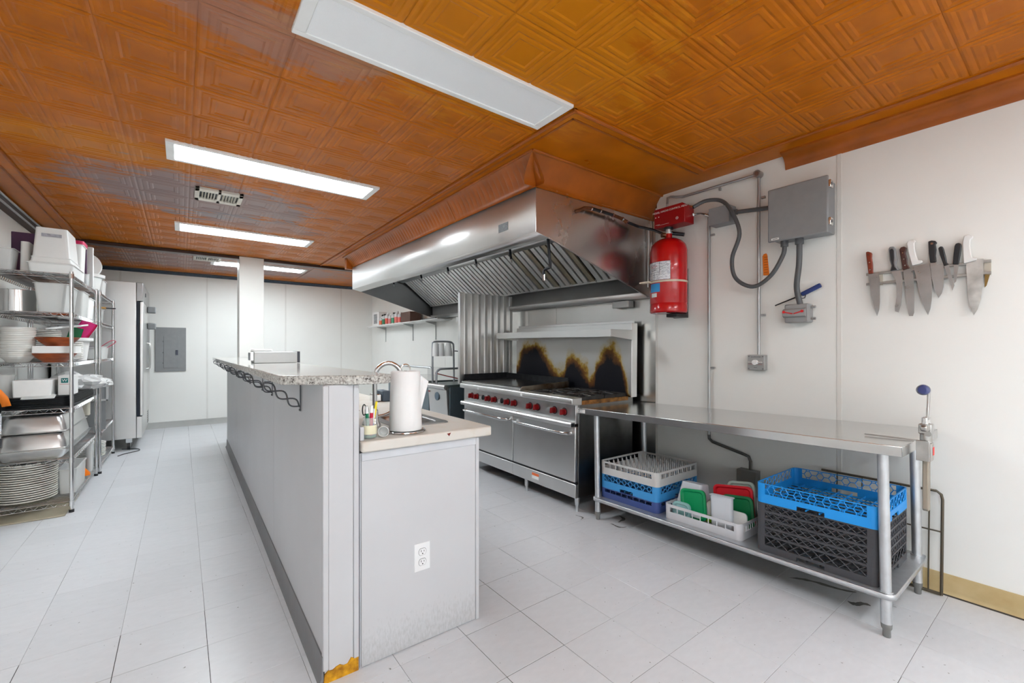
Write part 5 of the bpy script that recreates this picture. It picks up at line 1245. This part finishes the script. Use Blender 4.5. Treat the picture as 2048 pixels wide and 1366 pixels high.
m = MB(); m.cyl((2.421, 4.68, .715), (2.414, 4.68, .715), .05, 24); m.build('badge', mat('badge slate', lin(92, 108, 120), 0.4), fy_)
MB().box(2.412, 2.418, 4.86, 4.90, .755, .768).build('red_switch', REDK, fy_)
for x, y in ((2.5, 4.49), (2.5, 4.87), (3.06, 4.49), (3.06, 4.87)): MB().cyl((x, y, 0), (x, y, .112), .018, 10).build('leg', GALV, fy_)
sl_ = thing('prep_counter', 'low stainless prep counter beyond the fryer with raised rim', 'counter', (2.78, 5.7, 0))
MB().box(2.44, WX - .01, 4.99, 6.4, .84, .88).build('top', STEELT, sl_, bevel=.004)
MB().box(2.48, WX - .02, 5.02, 6.36, .12, .84).build('body', SLT, sl_)
MB().box(WX - .03, WX - .012, 4.99, 6.4, .88, 1.0).build('upstand', STEEL, sl_)
MB().tube([(2.6, 6.3, .885), (2.6, 6.28, 1.0), (2.62, 6.25, 1.03), (2.62, 5.25, 1.03), (2.62, 5.2, 1.01), (2.62, 5.19, .885)], .014, 10).build('rim_rail', GALV, sl_)
hr = thing('basket_hanger', 'grey tubular hanger frame with three upturned white cups above the fryer', 'hanger frame', (2.6, 4.88, .86))
TUBG = mat('grey tube', lin(150, 152, 156), 0.35, 0.5)
MB().tube(smoothpts([(2.462, 4.88, .862), (2.462, 4.88, 1.30), (2.475, 4.88, 1.352), (2.52, 4.88, 1.366), (2.68, 4.88, 1.366), (2.74, 4.88, 1.345), (2.755, 4.88, 1.28), (2.762, 4.88, .862)], 6), .012, 10).build('frame', TUBG, hr)
CUPW = mat('ribbed white cup', lin(240, 240, 238), 0.5)
for i, x in enumerate((2.495, 2.575, 2.675)):
    MB().lathe([(0, 1.352), (.03, 1.35), (.037, 1.335), (.043 if i < 2 else .055, 1.24), (.043 if i < 2 else .055, 1.185), (0, 1.185)], (x, 4.88, 0), 16).build('cup', CUPW, hr)
MB().tube(smoothpts([(2.30 + .1, 4.66, .862), (2.40, 4.66, .95), (2.405, 4.66, 1.0), (2.44, 4.66, 1.03), (2.5, 4.66, 1.038), (2.9, 4.66, 1.04), (3.0, 4.66, 1.04), (3.0, 4.66, .862)], 6), .013, 10).build('side_rail', TUBG, hr)
MB().tube([(2.43, 4.75, .985), (2.55, 4.70, .95), (2.80, 4.55, .882), (2.86, 4.53, .868)], .006, 8).build('basket_handle', REDK, fy_)
tag(MB().tube(smoothpts([(2.76, 4.87, 1.25), (2.82, 4.87, 1.24), (2.87, 4.87, 1.18), (2.93, 4.87, 1.05)], 5), .006, 8).build('power_cord', BLKPL), 'short dark cord from the hanger frame to the wall', 'cord')
# stainless sealer on the bar top
se = thing('film_dispenser', 'low stainless box with dark end cap on the bar top', 'dispenser', (.575, 3.8, BT + .036))
zz = BT + .0365
MB().box(.43, .728, 3.74, 3.92, zz, zz + .085).build('case', mat('dispenser steel', (0.42, 0.42, 0.41), 0.4, 0.8), se, bevel=.004)
MB().tub([(.722, .742, 3.735, 3.925, .006, zz), (.722, .742, 3.735, 3.925, .006, zz + .088)], top=True).build('end_cap', mat('end cap charcoal', lin(64, 66, 74), 0.4), se, bevel=.002)
MB().box(.408, .43, 3.76, 3.9, zz + .02, zz + .08).build('bracket_plate', CHROME, se, bevel=.002)
MB().tub([(.425, .57, 3.8, 3.93, .02, zz + .085), (.43, .56, 3.8, 3.93, .02, zz + .105)], top=True).build('lid', WHITEPL, se, bevel=.004)
# odds on the worktop beyond the sink
gd = thing('label_printer', 'small dark gadget with a chrome end on the worktop', 'gadget', (.93, 3.3, .9)); MB().box(1.122, 1.178, 2.98, 3.12, .9008, .975).build('case', mat('slate gadget', lin(70, 82, 94), 0.4), gd, bevel=.006); MB().box(1.07, 1.121, 3.0, 3.1, .9008, .955).build('chrome_end', CHROME, gd, bevel=.006)
ty_ = thing('serving_tray', 'white tray lying on the worktop behind the pen jar', 'tray', (.85, 3.9, .9)); MB().tub([(.62, .92, 3.5, 4.1, .03, .9008), (.6, .94, 3.48, 4.12, .03, .935), (.61, .93, 3.49, 4.11, .03, .935), (.63, .91, 3.51, 4.09, .03, .905)], top=True).build('tray_body', WHITEPL, ty_)
# ------------------------------------------------------------------ wire shelving on the left
LEV = [.085, .42, .81, 1.165, 1.55, 1.852]
def shelf_unit(label, x0, x1, y0, y1, levels, h):
    t = thing('wire_shelving_unit', label, 'shelving', ((x0 + x1) / 2, (y0 + y1) / 2, 0), 'chrome wire shelving units')
    for x in (x0, x1):
        for y in (y0, y1):
            p = MB().cyl((x, y, .02), (x, y, h), .0125, 14).build('post', CHROME, t)
            m = MB()
            for k in range(int((h - .1) / .0254)):
                pass
            MB().cyl((x, y, 0), (x, y, .022), .016, 12).build('foot', BLKPL, p)
            for z in levels:
                MB().cyl((x, y, z - .034), (x, y, z + .004), .0175, 14, r2=.0155).build('collar', CHROME, p)
    for z in levels:
        m = MB(); r = .0028
        for a, b in (((x0, y0), (x1, y0)), ((x0, y1), (x1, y1)), ((x0, y0), (x0, y1)), ((x1, y0), (x1, y1))):
            A = Vector((*a, z)); B = Vector((*b, z)); d = (B - A); L_ = d.length; d.normalize()
            A2 = A + d * .015; B2 = B - d * .015
            m.tube([A2, B2], r, 6, cap=False); m.tube([A2 - Vector((0, 0, .03)), B2 - Vector((0, 0, .03))], r, 6, cap=False)
            n = max(4, round(L_ / .055)); pts = []
            for i in range(2 * n + 1):
                q = A2 + (B2 - A2) * (i / (2 * n)); pts.append(q - Vector((0, 0, 0 if i % 2 == 0 else .03)))
            m.tube(pts, r * .8, 4, cap=False)
        n = round((y1 - y0) / .028)
        for i in range(1, n):
            y = y0 + (y1 - y0) * i / n; m.tube([(x0, y, z - .001), (x1, y, z - .001)], .0019, 4, cap=False)
        for xx in (x0 + (x1 - x0) * .33, x0 + (x1 - x0) * .67): m.tube([(xx, y0, z - .005), (xx, y1, z - .005)], .0028, 5, cap=False)
        m.build('shelf', WIRE, t)
    return t
UX0, UX1 = -1.14, -.683
shelf_unit('near chrome wire shelving unit packed with dishes and tubs', UX0, UX1, 4.79, 6.02, LEV, 1.872)
shelf_unit('far chrome wire shelving unit between the near unit and refrigerator', UX0, -.665, 6.1, 7.2, [.085, .42, 1.165, 1.55, 1.852], 1.872)
S0, S1, S2, S3, S4, S5 = [z + .0022 for z in LEV]
CLOUD = mat('cloudy white plastic', lin(234, 233, 230), 0.4, var=0.03)
CLEARB = mat('clear bin plastic', lin(232, 232, 229), 0.25, var=0.03, alpha=0.55)
PURP = mat('purple board', lin(84, 52, 84), 0.5, var=0.06); PINK = mat('pink board', lin(232, 40, 130), 0.45, var=0.06); CRIM = mat('crimson lid', lin(214, 24, 92), 0.4)
WOOD = mat('wooden bowl', lin(176, 86, 40), 0.35, var=0.35, scale=9, col2=lin(120, 50, 20), stretch=(1, 1, 3))
def tub(name, label, cat, x0, x1, y0, y1, z0, z1, material, taper=.02, flip=False, rim=.008, lid=None, lidh=.02, group='tubs and dishes on the wire shelves', r=.02):
    t = thing(name, label, cat, ((x0 + x1) / 2, (y0 + y1) / 2, z0), group)
    th = .003; a, b = (taper, 0) if not flip else (0, taper)
    def lv(i, z): return (x0 + i, x1 - i, y0 + i, y1 - i, r, z)
    m = MB()
    if flip: L_ = [lv(th, z0), lv(-rim, z0), lv(-rim, z0 + .006), lv(0, z0 + .006), lv(taper, z1)]
    else: L_ = [lv(taper, z0), lv(0, z1 - .006), lv(-rim, z1 - .006), lv(-rim, z1), lv(th, z1), lv(taper + th, z0 + th)]
    m.tub(L_, bottom=not flip, top=True); m.build('shell', material, t)
    if lid: MB().tub([lv(-rim - .003, z1 + .0005), lv(-rim - .003, z1 + lidh), lv(.004, z1 + lidh + .004)], top=True).build('lid', lid, t)
    return t
# --- top shelf
tub('storage_tub', 'white storage tub at the bottom of the tall inverted stack on the top shelf', 'tub', -.925, -.675, 4.82, 5.24, S5, S5 + .075, CLOUD, .008, False)
tub('storage_tub', 'shallow white tub in the middle of the tall stack on the top shelf', 'tub', -.915, -.69, 4.83, 5.23, S5 + .078, S5 + .118, CLOUD, .006, True)
t = tub('storage_tub', 'large inverted white tub crowning the tall stack on the top shelf', 'tub', -.905, -.70, 4.84, 5.22, S5 + .1185, S5 + .352, CLOUD, .016, True)
MB().box(-.855, -.745, 4.8435, 4.8445, S5 + .28, S5 + .305).build('faint_print', mat('faint print', lin(176, 176, 184), 0.6, var=0.3, scale=60), t)
tub('storage_tub', 'small clear measuring tub at the left end of the top shelf', 'tub', -1.12, -1.0, 4.84, 5.0, S5, S5 + .165, CLEARB, .012, False)
tub('storage_tub', 'tall narrow white tub beside the tall stack on the top shelf', 'tub', -.985, -.93, 4.92, 5.15, S5, S5 + .24, CLOUD, .004, True, rim=.003)
t = thing('cutting_board', 'large purple cutting board standing behind the tubs on the top shelf', 'cutting board', (-1.0, 5.27, S5), 'cutting boards on the shelves'); MB().box(-1.1, -.93, 5.27, 5.285, S5, S5 + .37).build('board', PURP, t, bevel=.004)
t = thing('cutting_board', 'purple cutting board standing end-on between jar and white board', 'cutting board', (-.78, 5.72, S5), 'cutting boards on the shelves'); MB().box(-.93, -.70, 5.62, 5.635, S5 + .0, S5 + .4).build('board', PURP, t, bevel=.004)
t = thing('cutting_board', 'white cutting board standing just beyond the purple board', 'cutting board', (-.7, 5.8, S5), 'cutting boards on the shelves'); MB().box(-.93, -.665, 5.70, 5.73, S5 - .0, S5 + .38).build('board', WHITEPL, t, bevel=.006)
tub('storage_jar', 'tall cloudy jar with crimson lid on the top shelf', 'jar', -.80, -.69, 5.3, 5.5, S5, S5 + .325, CLOUD, .01, False, lid=CRIM, lidh=.03)
tub('glass_box', 'small clear box at the top shelf edge under the purple board', 'box', -.74, -.675, 5.515, 5.6, S5, S5 + .1, CLEAR, .004, False, rim=.003)
# --- second shelf
t = thing('stock_pot', 'stainless stock pot at the left of the second shelf', 'pot', (-1.02, 5.02, S4), 'tubs and dishes on the wire shelves'); m = MB(); m.lathe([(0, S4), (.1, S4), (.105, S4 + .005), (.105, S4 + .17), (.109, S4 + .174), (.103, S4 + .174), (.102, S4 + .01), (0, S4 + .01)], (-1.02, 5.03, 0), 36); m.build('pot_body', CHROME, t)
tub('storage_bin', 'clear rectangular bin at the front of the second shelf', 'bin', -.895, -.715, 4.83, 5.3, S4, S4 + .225, CLEARB, .02, False)
t = tub('storage_bin', 'clear bin behind the corner post on the second shelf', 'bin', -.93, -.69, 5.36, 5.66, S4, S4 + .225, CLEARB, .01, False)
for z in (.18, .115): MB().box(-.86, -.72, 5.366, 5.3672, S4 + z, S4 + z + .008).build('scale_print', INK, t)
tub('storage_bin', 'whitish bag-lined bin at the far end of the second shelf', 'bin', -.95, -.69, 5.70, 5.98, S4, S4 + .2, CLOUD, .01, False)
# --- plates
def plate_mesh(r, h=.022, lip=.006):
    return MB().lathe([(0, .003), (r * .55, .003), (r * .6, 0), (r * .64, .003), (r * .8, h * .55), (r, h), (r * 1.005, h + lip * .5), (r, h + lip), (r * .97, h + lip), (r * .78, h * .62 + lip), (r * .62, .009), (0, .009)], (0, 0, 0), 36)
ORD = ['lowest', 'second from bottom', 'third from bottom', 'fourth from bottom', 'fifth from bottom', 'sixth from bottom', 'seventh from bottom', 'eighth from bottom', 'ninth from bottom', 'tenth from bottom']
def nth(i, n):
    if i == n - 1: return 'topmost'
    k = n - 1 - i
    return ORD[i] if i <= k else ORD[k].replace('bottom', 'top')
def plates(n, label, group, x, y, z, r, dz, h=.022, material=PORC, jit=.003, name='plate', top_mat=None):
    me = plate_mesh(r, h, dz * .55).mesh(name, material, 40)
    for i in range(n):
        o = bpy.data.objects.new(name, me); COL.objects.link(o)
        o.location = (x + random.uniform(-jit, jit), y + random.uniform(-jit, jit), z + i * dz)
        tag(o, label + ', ' + nth(i, n), 'plate', group)
plates(17, 'white dish in the tall stack at the left of the third shelf', 'dishes in the tall stack left of the wooden bowls', -1.0, 4.96, S3, .095, .0135, .045)
plates(17, 'white plate in the wall stack behind the wooden bowls', 'plates in the stack against the wall', -.985, 5.42, S3, .15, .0145)
plates(9, 'white plate in the stack behind the corner post on the third shelf', 'plates behind the corner post', -.80, 5.32, S3, .115, .0165)
plates(17, 'thick pale plate in the big stack on the bottom shelf', 'plates in the big bottom shelf stack', -.965, 5.02, S0, .172, .0172, .02, mat('pale stoneware', lin(220, 217, 206), 0.35, var=0.05))
plates(9, 'white plate in the stack at the far end of the bottom shelf', 'plates in the far bottom stack', -.80, 6.6, .0875, .13, .0165)
# wooden bowls and tray between them
def bowl(label, x, y, z, r, h):
    t = thing('wooden_bowl', label, 'bowl', (x, y, z), 'wooden bowls on the third shelf')
    MB().lathe([(0, z), (r * .5, z), (r * .8, z + h * .5), (r, z + h), (r - .006, z + h + .002), (r * .76, z + h * .52), (r * .46, z + .008), (0, z + .008)], (x, y, 0), 40).build('bowl_body', WOOD, t)
bowl('lower brown wooden bowl beneath the white tray', -.80, 4.955, S3, .128, .068)
t = thing('serving_tray', 'white rectangular tray sandwiched between the two wooden bowls', 'tray', (-.79, 5.0, S3 + .075)); MB().tub([(-.925, -.655, 4.82, 5.1, .01, S3 + .0705), (-.905, -.665, 4.83, 5.09, .01, S3 + .0735), (-.905, -.665, 4.83, 5.09, .01, S3 + .125), (-.895, -.675, 4.84, 5.08, .01, S3 + .125), (-.895, -.675, 4.84, 5.08, .01, S3 + .08)], top=True).build('tray_body', WHITEPL, t)
bowl('upper brown wooden bowl resting on the white tray', -.785, 4.96, S3 + .1255, .128, .068)
t = thing('bucket', 'white plastic bucket holding pink boards on the third shelf', 'bucket', (-.755, 5.62, S3)); m = MB(); z = S3
m.lathe([(0, z), (.085, z), (.105, z + .17), (.125, z + .175), (.13, z + .18), (.13, z + .205), (.122, z + .206), (.116, z + .19), (.1, z + .18), (.08, z + .006), (0, z + .006)], (-.785, 5.62, 0), 36); m.build('bucket_body', WHITEPL, t)
def board(label, material, c, d, rot):
    t = thing('cutting_board', label, 'cutting board', c, 'small boards in the white bucket', world=False); t.rotation_euler = rot
    MB().tub([(-d[0] / 2, d[0] / 2, -d[1] / 2, d[1] / 2, .012, -d[2] / 2), (-d[0] / 2, d[0] / 2, -d[1] / 2, d[1] / 2, .012, d[2] / 2)], top=True).build('board', material, t, bevel=.003); return t
board('pink board leaning out of the white bucket', PINK, (-.735, 5.6, S3 + .255), (.10, .02, .23), (R(8), R(28), R(10)))
board('crimson board edge beside the pink board in the bucket', CRIM, (-.715, 5.625, S3 + .25), (.085, .012, .22), (R(8), R(28), R(10)))
board('dark green board behind the pink board in the bucket', DGREEN, (-.78, 5.585, S3 + .215), (.09, .018, .17), (R(4), R(14), R(4)))
board('clear plastic board at the right of the pink board', CLEAR, (-.70, 5.65, S3 + .235), (.06, .012, .2), (R(8), R(24), R(14)))
# long white utensil handles lying over the plates
for i, (a, b) in enumerate((((-.95, 5.3, S3 + .272), (-.70, 5.35, S3 + .305)), ((-.90, 5.22, S3 + .268), (-.68, 5.5, S3 + .32)))):
    tag(MB().tube([a, b], .008, 8).build('spatula', TRANSL), ('pale spatula lying across the wall-side plate stack', 'second pale spatula reaching toward the pink board')[i], 'spatula', 'spatulas over the plates')
# --- fourth shelf
t = thing('storage_tub', 'white plastic tub lying on the black trays of the fourth shelf', 'tub', (-.92, 4.93, S2 + .1)); zt = S2 + .092
MB().tub([(-1.0, -.80, 4.82, 5.05, .012, zt), (-1.005, -.795, 4.82, 5.05, .015, zt + .13)], top=True).build('tub_body', CLOUD, t, bevel=.006)
t = thing('carton', 'white box with a teal W logo on the fourth shelf', 'box', (-.73, 5.0, S2 + .1)); MB().box(-.775, -.69, 4.90, 5.12, zt, zt + .155).build('box_body', WHITEPL, t, bevel=.004)
MB().box(-.757, -.717, 4.8975, 4.8995, zt + .098, zt + .136).build('logo_square', mat('teal logo', lin(10, 112, 110), 0.5), t); text('W', .03, 'logo_letter', WHITEPL, t, M_wally(-.737, 4.897, zt + .117)); MB().box(-.765, -.705, 4.8985, 4.8995, zt + .086, zt + .088).build('red_rule', REDINK, t)
BTRAY = mat('black tray', (0.012, 0.013, 0.016), 0.3, var=0.3)
for i in range(10):
    o = MB().tub([(-1.1, -.705, 4.84, 5.95, .04, 0), (-1.12, -.688, 4.82, 5.97, .05, .012), (-1.12, -.688, 4.82, 5.97, .05, .0145), (-1.095, -.71, 4.845, 5.945, .04, .003)], top=True).build('oval_tray', BTRAY)
    o.location = (random.uniform(-.004, .004), random.uniform(-.006, .006), S2 + i * .0085); tag(o, 'black serving tray in the fourth shelf stack, ' + nth(i, 10), 'tray', 'stacked black trays')
t = thing('tray_lid', 'clear plastic lid hanging over the black trays', 'lid', (-.86, 4.83, zt)); m = MB(); mm = Matrix.Translation((-.865, 4.815, zt + .004)) @ Matrix.Rotation(R(22), 4, 'X'); m.tub([(-.09, .09, -.035, .035, .012, -.003), (-.085, .085, -.032, .032, .01, .003)], top=True); m.xf(mm); m.build('lid_body', CLEARB, t)
BAGM = mat('clear film bag', lin(238, 238, 236), 0.1, var=0.04, alpha=0.6)
def bag(label, c, s_, seed):
    rr = random.Random(seed); m = MB(); n, k = 15, 9; vs = []; fs = []
    for j in range(k + 1):
        ph = math.pi * j / k
        for i in range(n):
            a = 2 * math.pi * i / n; q = 1 + .13 * math.sin(3 * a + seed) * math.sin(2 * ph + seed) + rr.uniform(-.32, .22)
            vs.append((c[0] + s_[0] * q * math.sin(ph) * math.cos(a), c[1] + s_[1] * q * math.sin(ph) * math.sin(a), c[2] + s_[2] * (math.cos(ph)) * (1 if math.cos(ph) > 0 else .95)))
    for j in range(k):
        for i in range(n): fs.append((j * n + i, (j + 1) * n + i, (j + 1) * n + (i + 1) % n, j * n + (i + 1) % n))
    t = thing('plastic_bag', label, 'bag', c); m.add(vs, fs); m.build('film', BAGM, t, smooth=0); return t
bag('crumpled clear bag of cups behind the corner post', (-.78, 5.35, zt + .09), (.10, .13, .088), 2)
bag('crumpled clear bag of wrapped goods hanging over the shelf side', (-.70, 5.72, zt + .055), (.13, .17, .075), 5)
bag('loose clear bag end spilling past the shelf edge', (-.62, 5.93, zt + .035), (.075, .09, .05), 9)
t = thing('plastic_cup', 'tall clear plastic cup at the left of the fourth shelf', 'cup', (-1.06, 4.9, S2 + .1)); m = MB(); m.lathe([(0, zt), (.04, zt), (.06, zt + .17), (.055, zt + .17), (.036, zt + .01), (0, zt + .01)], (-1.062, 4.92, 0), 20); m.build('cup_body', CLEARB, t)
# --- fifth shelf: steam pans
def pan(label, x0, x1, y0, y1, z0, z1, flip, tilt=0.0):
    t = thing('steam_pan', label, 'pan', ((x0 + x1) / 2, (y0 + y1) / 2, z0), 'stainless steam pans on the fifth shelf')
    m = MB()
    def lv(i, z): return (x0 + i, x1 - i, y0 + i, y1 - i, .04, z)
    L_ = [lv(-.012, z0), lv(-.012, z0 + .003), lv(.0, z0 + .006), lv(.02, z1 - .02), lv(.035, z1)] if flip else [lv(.035, z0), lv(.02, z0 + .02), lv(0, z1 - .004), lv(-.014, z1 - .002), lv(-.014, z1), lv(.006, z1), lv(.04, z0 + .004)]
    m.tub(L_, bottom=not flip, top=True)
    m.build('pan_body', STEEL, t)
pan('wide shallow stainless pan at the bottom of the fifth shelf', -1.105, -.715, 4.825, 5.98, S1, S1 + .075, False)
pan('stainless steam pan upside down in the middle of the fifth shelf', -1.095, -.72, 4.84, 5.95, S1 + .076, S1 + .205, True)
pan('stainless steam pan upside down at the top of the fifth shelf pile', -1.08, -.72, 4.85, 5.75, S1 + .206, S1 + .33, True)
# --- bottom shelf
tub('storage_bin', 'clear bin with papers behind the post on the bottom shelf', 'bin', -.80, -.69, 5.05, 5.5, S0, S0 + .2, CLEARB, .006, False)
t = thing('funnel', 'orange funnel on the bottom shelf edge', 'funnel', (-.70, 5.72, S0)); MB().lathe([(.05, S0), (.048, S0 + .02), (.012, S0 + .07), (.009, S0 + .13), (.005, S0 + .13), (.008, S0 + .07), (.044, S0 + .018), (.046, S0)], (-.735, 5.70, 0), 20).build('funnel_body', mat('orange plastic', lin(240, 124, 24), 0.4), t)
tub('storage_bin', 'narrow clear sleeve of papers standing at the near unit far post', 'bin', -.74, -.69, 5.84, 5.97, S0, S0 + .27, CLEARB, .003, False)
t = thing('sheet_pan', 'stained stainless sheet lying under the near shelving unit', 'sheet', (-.95, 5.0, .0)); MB().box(-1.11, -.705, 4.70, 5.3, .001, .012).build('sheet_body', mat('stained sheet', lin(190, 180, 156), 0.4, 0.4, var=0.15, scale=5), t, bevel=.002)
# --- far unit contents
t = thing('bucket', 'white bucket with a round lid leaning on it, top of the far unit', 'bucket', (-.80, 6.45, S5)); m = MB(); z = S5
m.lathe([(0, z), (.11, z), (.135, z + .17), (.16, z + .175), (.162, z + .205), (.15, z + .205), (.13, z + .18), (.105, z + .006), (0, z + .006)], (-.815, 6.4, 0), 36); m.build('bucket_body', WHITEPL, t)
mm = Matrix.Translation((-.83, 6.33, z + .285)) @ Matrix.Rotation(R(68), 4, 'X') @ Matrix.Rotation(R(0), 4, 'Y')
m = MB(); m.lathe([(0, 0), (.06, 0), (.075, .006), (.15, .004), (.155, -.01), (.16, -.01), (.158, .012), (.07, .014), (0, .01)], (0, 0, 0), 36); m.xf(mm); m.build('lid', WHITEPL, t)
tub('storage_tub', 'white tub beside the round lid at the far end of the far unit', 'tub', -.86, -.70, 6.72, 6.95, S5, S5 + .19, WHITEPL, .01, False)
tub('storage_bin', 'clear bin on the second shelf of the far unit', 'bin', -.95, -.70, 6.35, 6.75, S4, S4 + .16, CLEARB, .01, False)
t = thing('brush', 'tan brush with black handle lying on the far unit bin', 'brush', (-.74, 6.55, S4 + .17)); MB().box(-.80, -.66, 6.5, 6.56, S4 + .1605, S4 + .18).build('bristles', mat('tan bristle', lin(180, 138, 80), 0.8), t); MB().box(-.66, -.58, 6.515, 6.545, S4 + .163, S4 + .175).build('handle', BLKPL, t, bevel=.003)
tub('storage_bin', 'clear utensil bin on the third shelf of the far unit', 'bin', -.90, -.66, 6.3, 6.75, S3, S3 + .13, CLEARB, .01, False)
tag(MB().tube(smoothpts([(-.72, 6.6, S3 + .12), (-.64, 6.6, S3 + .19), (-.60, 6.6, S3 + .20), (-.595, 6.61, S3 + .175), (-.68, 6.62, S3 + .105)], 5), .004, 6).build('tongs', mat('pink wire', lin(206, 70, 96), 0.4)), 'pink handled tongs sticking out of the utensil bin', 'tongs')
t = thing('purple_scoop', 'purple scoop lying in the utensil bin', 'scoop', (-.8, 6.4, S3 + .1)); MB().lathe([(0, 0), (.03, .003), (.04, .04), (.036, .04), (.026, .007), (0, .004)], (-.78, 6.42, S3 + .095), 16).build('scoop_body', PURP, t)
t = thing('framed_tray', 'pale framed tray standing on the middle shelf of the far unit', 'tray', (-.72, 6.6, S1)); 
m = MB(); m.box(-.86, -.62, 6.30, 6.315, S2 + .12, S2 + .14); m.box(-.86, -.84, 6.30, 6.315, S2 - .09, S2 + .14); m.box(-.64, -.62, 6.30, 6.315, S2 - .09, S2 + .14); m.box(-.86, -.62, 6.30, 6.315, S2 - .09, S2 - .07); m.xf(Matrix.Translation((0, 0, -.318 + .018))) if False else None; m.build('frame', GREYPL, t, bevel=.003); MB().box(-.84, -.64, 6.306, 6.312, S1, S2 + .12).build('panel', GREYBOX, t)
t = thing('kitchen_gadget', 'cream round-ended gadget on the fourth shelf corner of the near unit', 'gadget', (-.69, 5.95, S1 + .2)); 
MB().tub([(-.80, -.712, 5.85, 5.94, .02, S1 + .206), (-.80, -.712, 5.85, 5.94, .02, S1 + .345)], top=True).build('gadget_body', mat('cream plastic', lin(206, 200, 182), 0.45), t, bevel=.006)
# --- silver extinguisher with an orange tag, hung at the near end
ex = thing('fire_extinguisher', 'silver canister with orange tag and black base at the picture left edge', 'extinguisher', (-1.06, 4.66, .57))
ex_x, ex_y = -1.075, 4.62
MB().lathe([(0, .62), (.062, .62), (.064, .63), (.064, .84), (.05, .88), (.02, .89), (0, .89)], (ex_x, ex_y, 0), 30).build('tank', CHROME, ex)
MB().lathe([(.0655, .575), (.0665, .575), (.0665, .64), (.0655, .64)], (ex_x, ex_y, 0), 30).build('base_band', BLKPL, ex); MB().lathe([(0, .575), (.0655, .575), (.0655, .6)], (ex_x, ex_y, 0), 30).build('base', BLKPL, ex)
MB().lathe([(.0646, .69), (.0652, .69), (.0652, .80), (.0646, .80)], (ex_x, ex_y, 0), 30).build('label', LBL, ex)
MB().cyl((ex_x + .02, ex_y, .885), (ex_x + .02, ex_y, .90), .03, 16).build('collar', mat('green band', lin(40, 150, 70), 0.4), ex)
m = MB(); m.add([(ex_x + .02, ex_y - .03, .99), (ex_x + .07, ex_y - .03, .985), (ex_x + .105, ex_y - .035, .93), (ex_x + .12, ex_y - .035, .87), (ex_x + .075, ex_y - .035, .862), (ex_x + .06, ex_y - .032, .92), (ex_x + .03, ex_y - .03, .945)], [(0, 6, 5, 4, 3, 2, 1)]); o = m.build('tag_card', ORANGE, ex); md = o.modifiers.new('s', 'SOLIDIFY'); md.thickness = .0015
MB().box(ex_x - .03, ex_x + .015, ex_y - .01, ex_y + .01, .89, .95).build('valve', DSTEEL, ex); MB().tube([(ex_x, ex_y + .01, .93), (ex_x - .03, 4.72, .94), (-1.14, 4.777, .94)], .005, 6).build('hook', GALV, ex)

tag(MB().tube(smoothpts([(-.60, 6.95, .006), (-.55, 7.05, .006), (-.48, 7.12, .006), (-.42, 7.2, .006), (-.45, 7.32, .006), (-.6, 7.4, .006)], 6), .005, 6).build('power_cord', BLKPL), 'dark power cord curling on the floor by the refrigerator caster', 'cord')
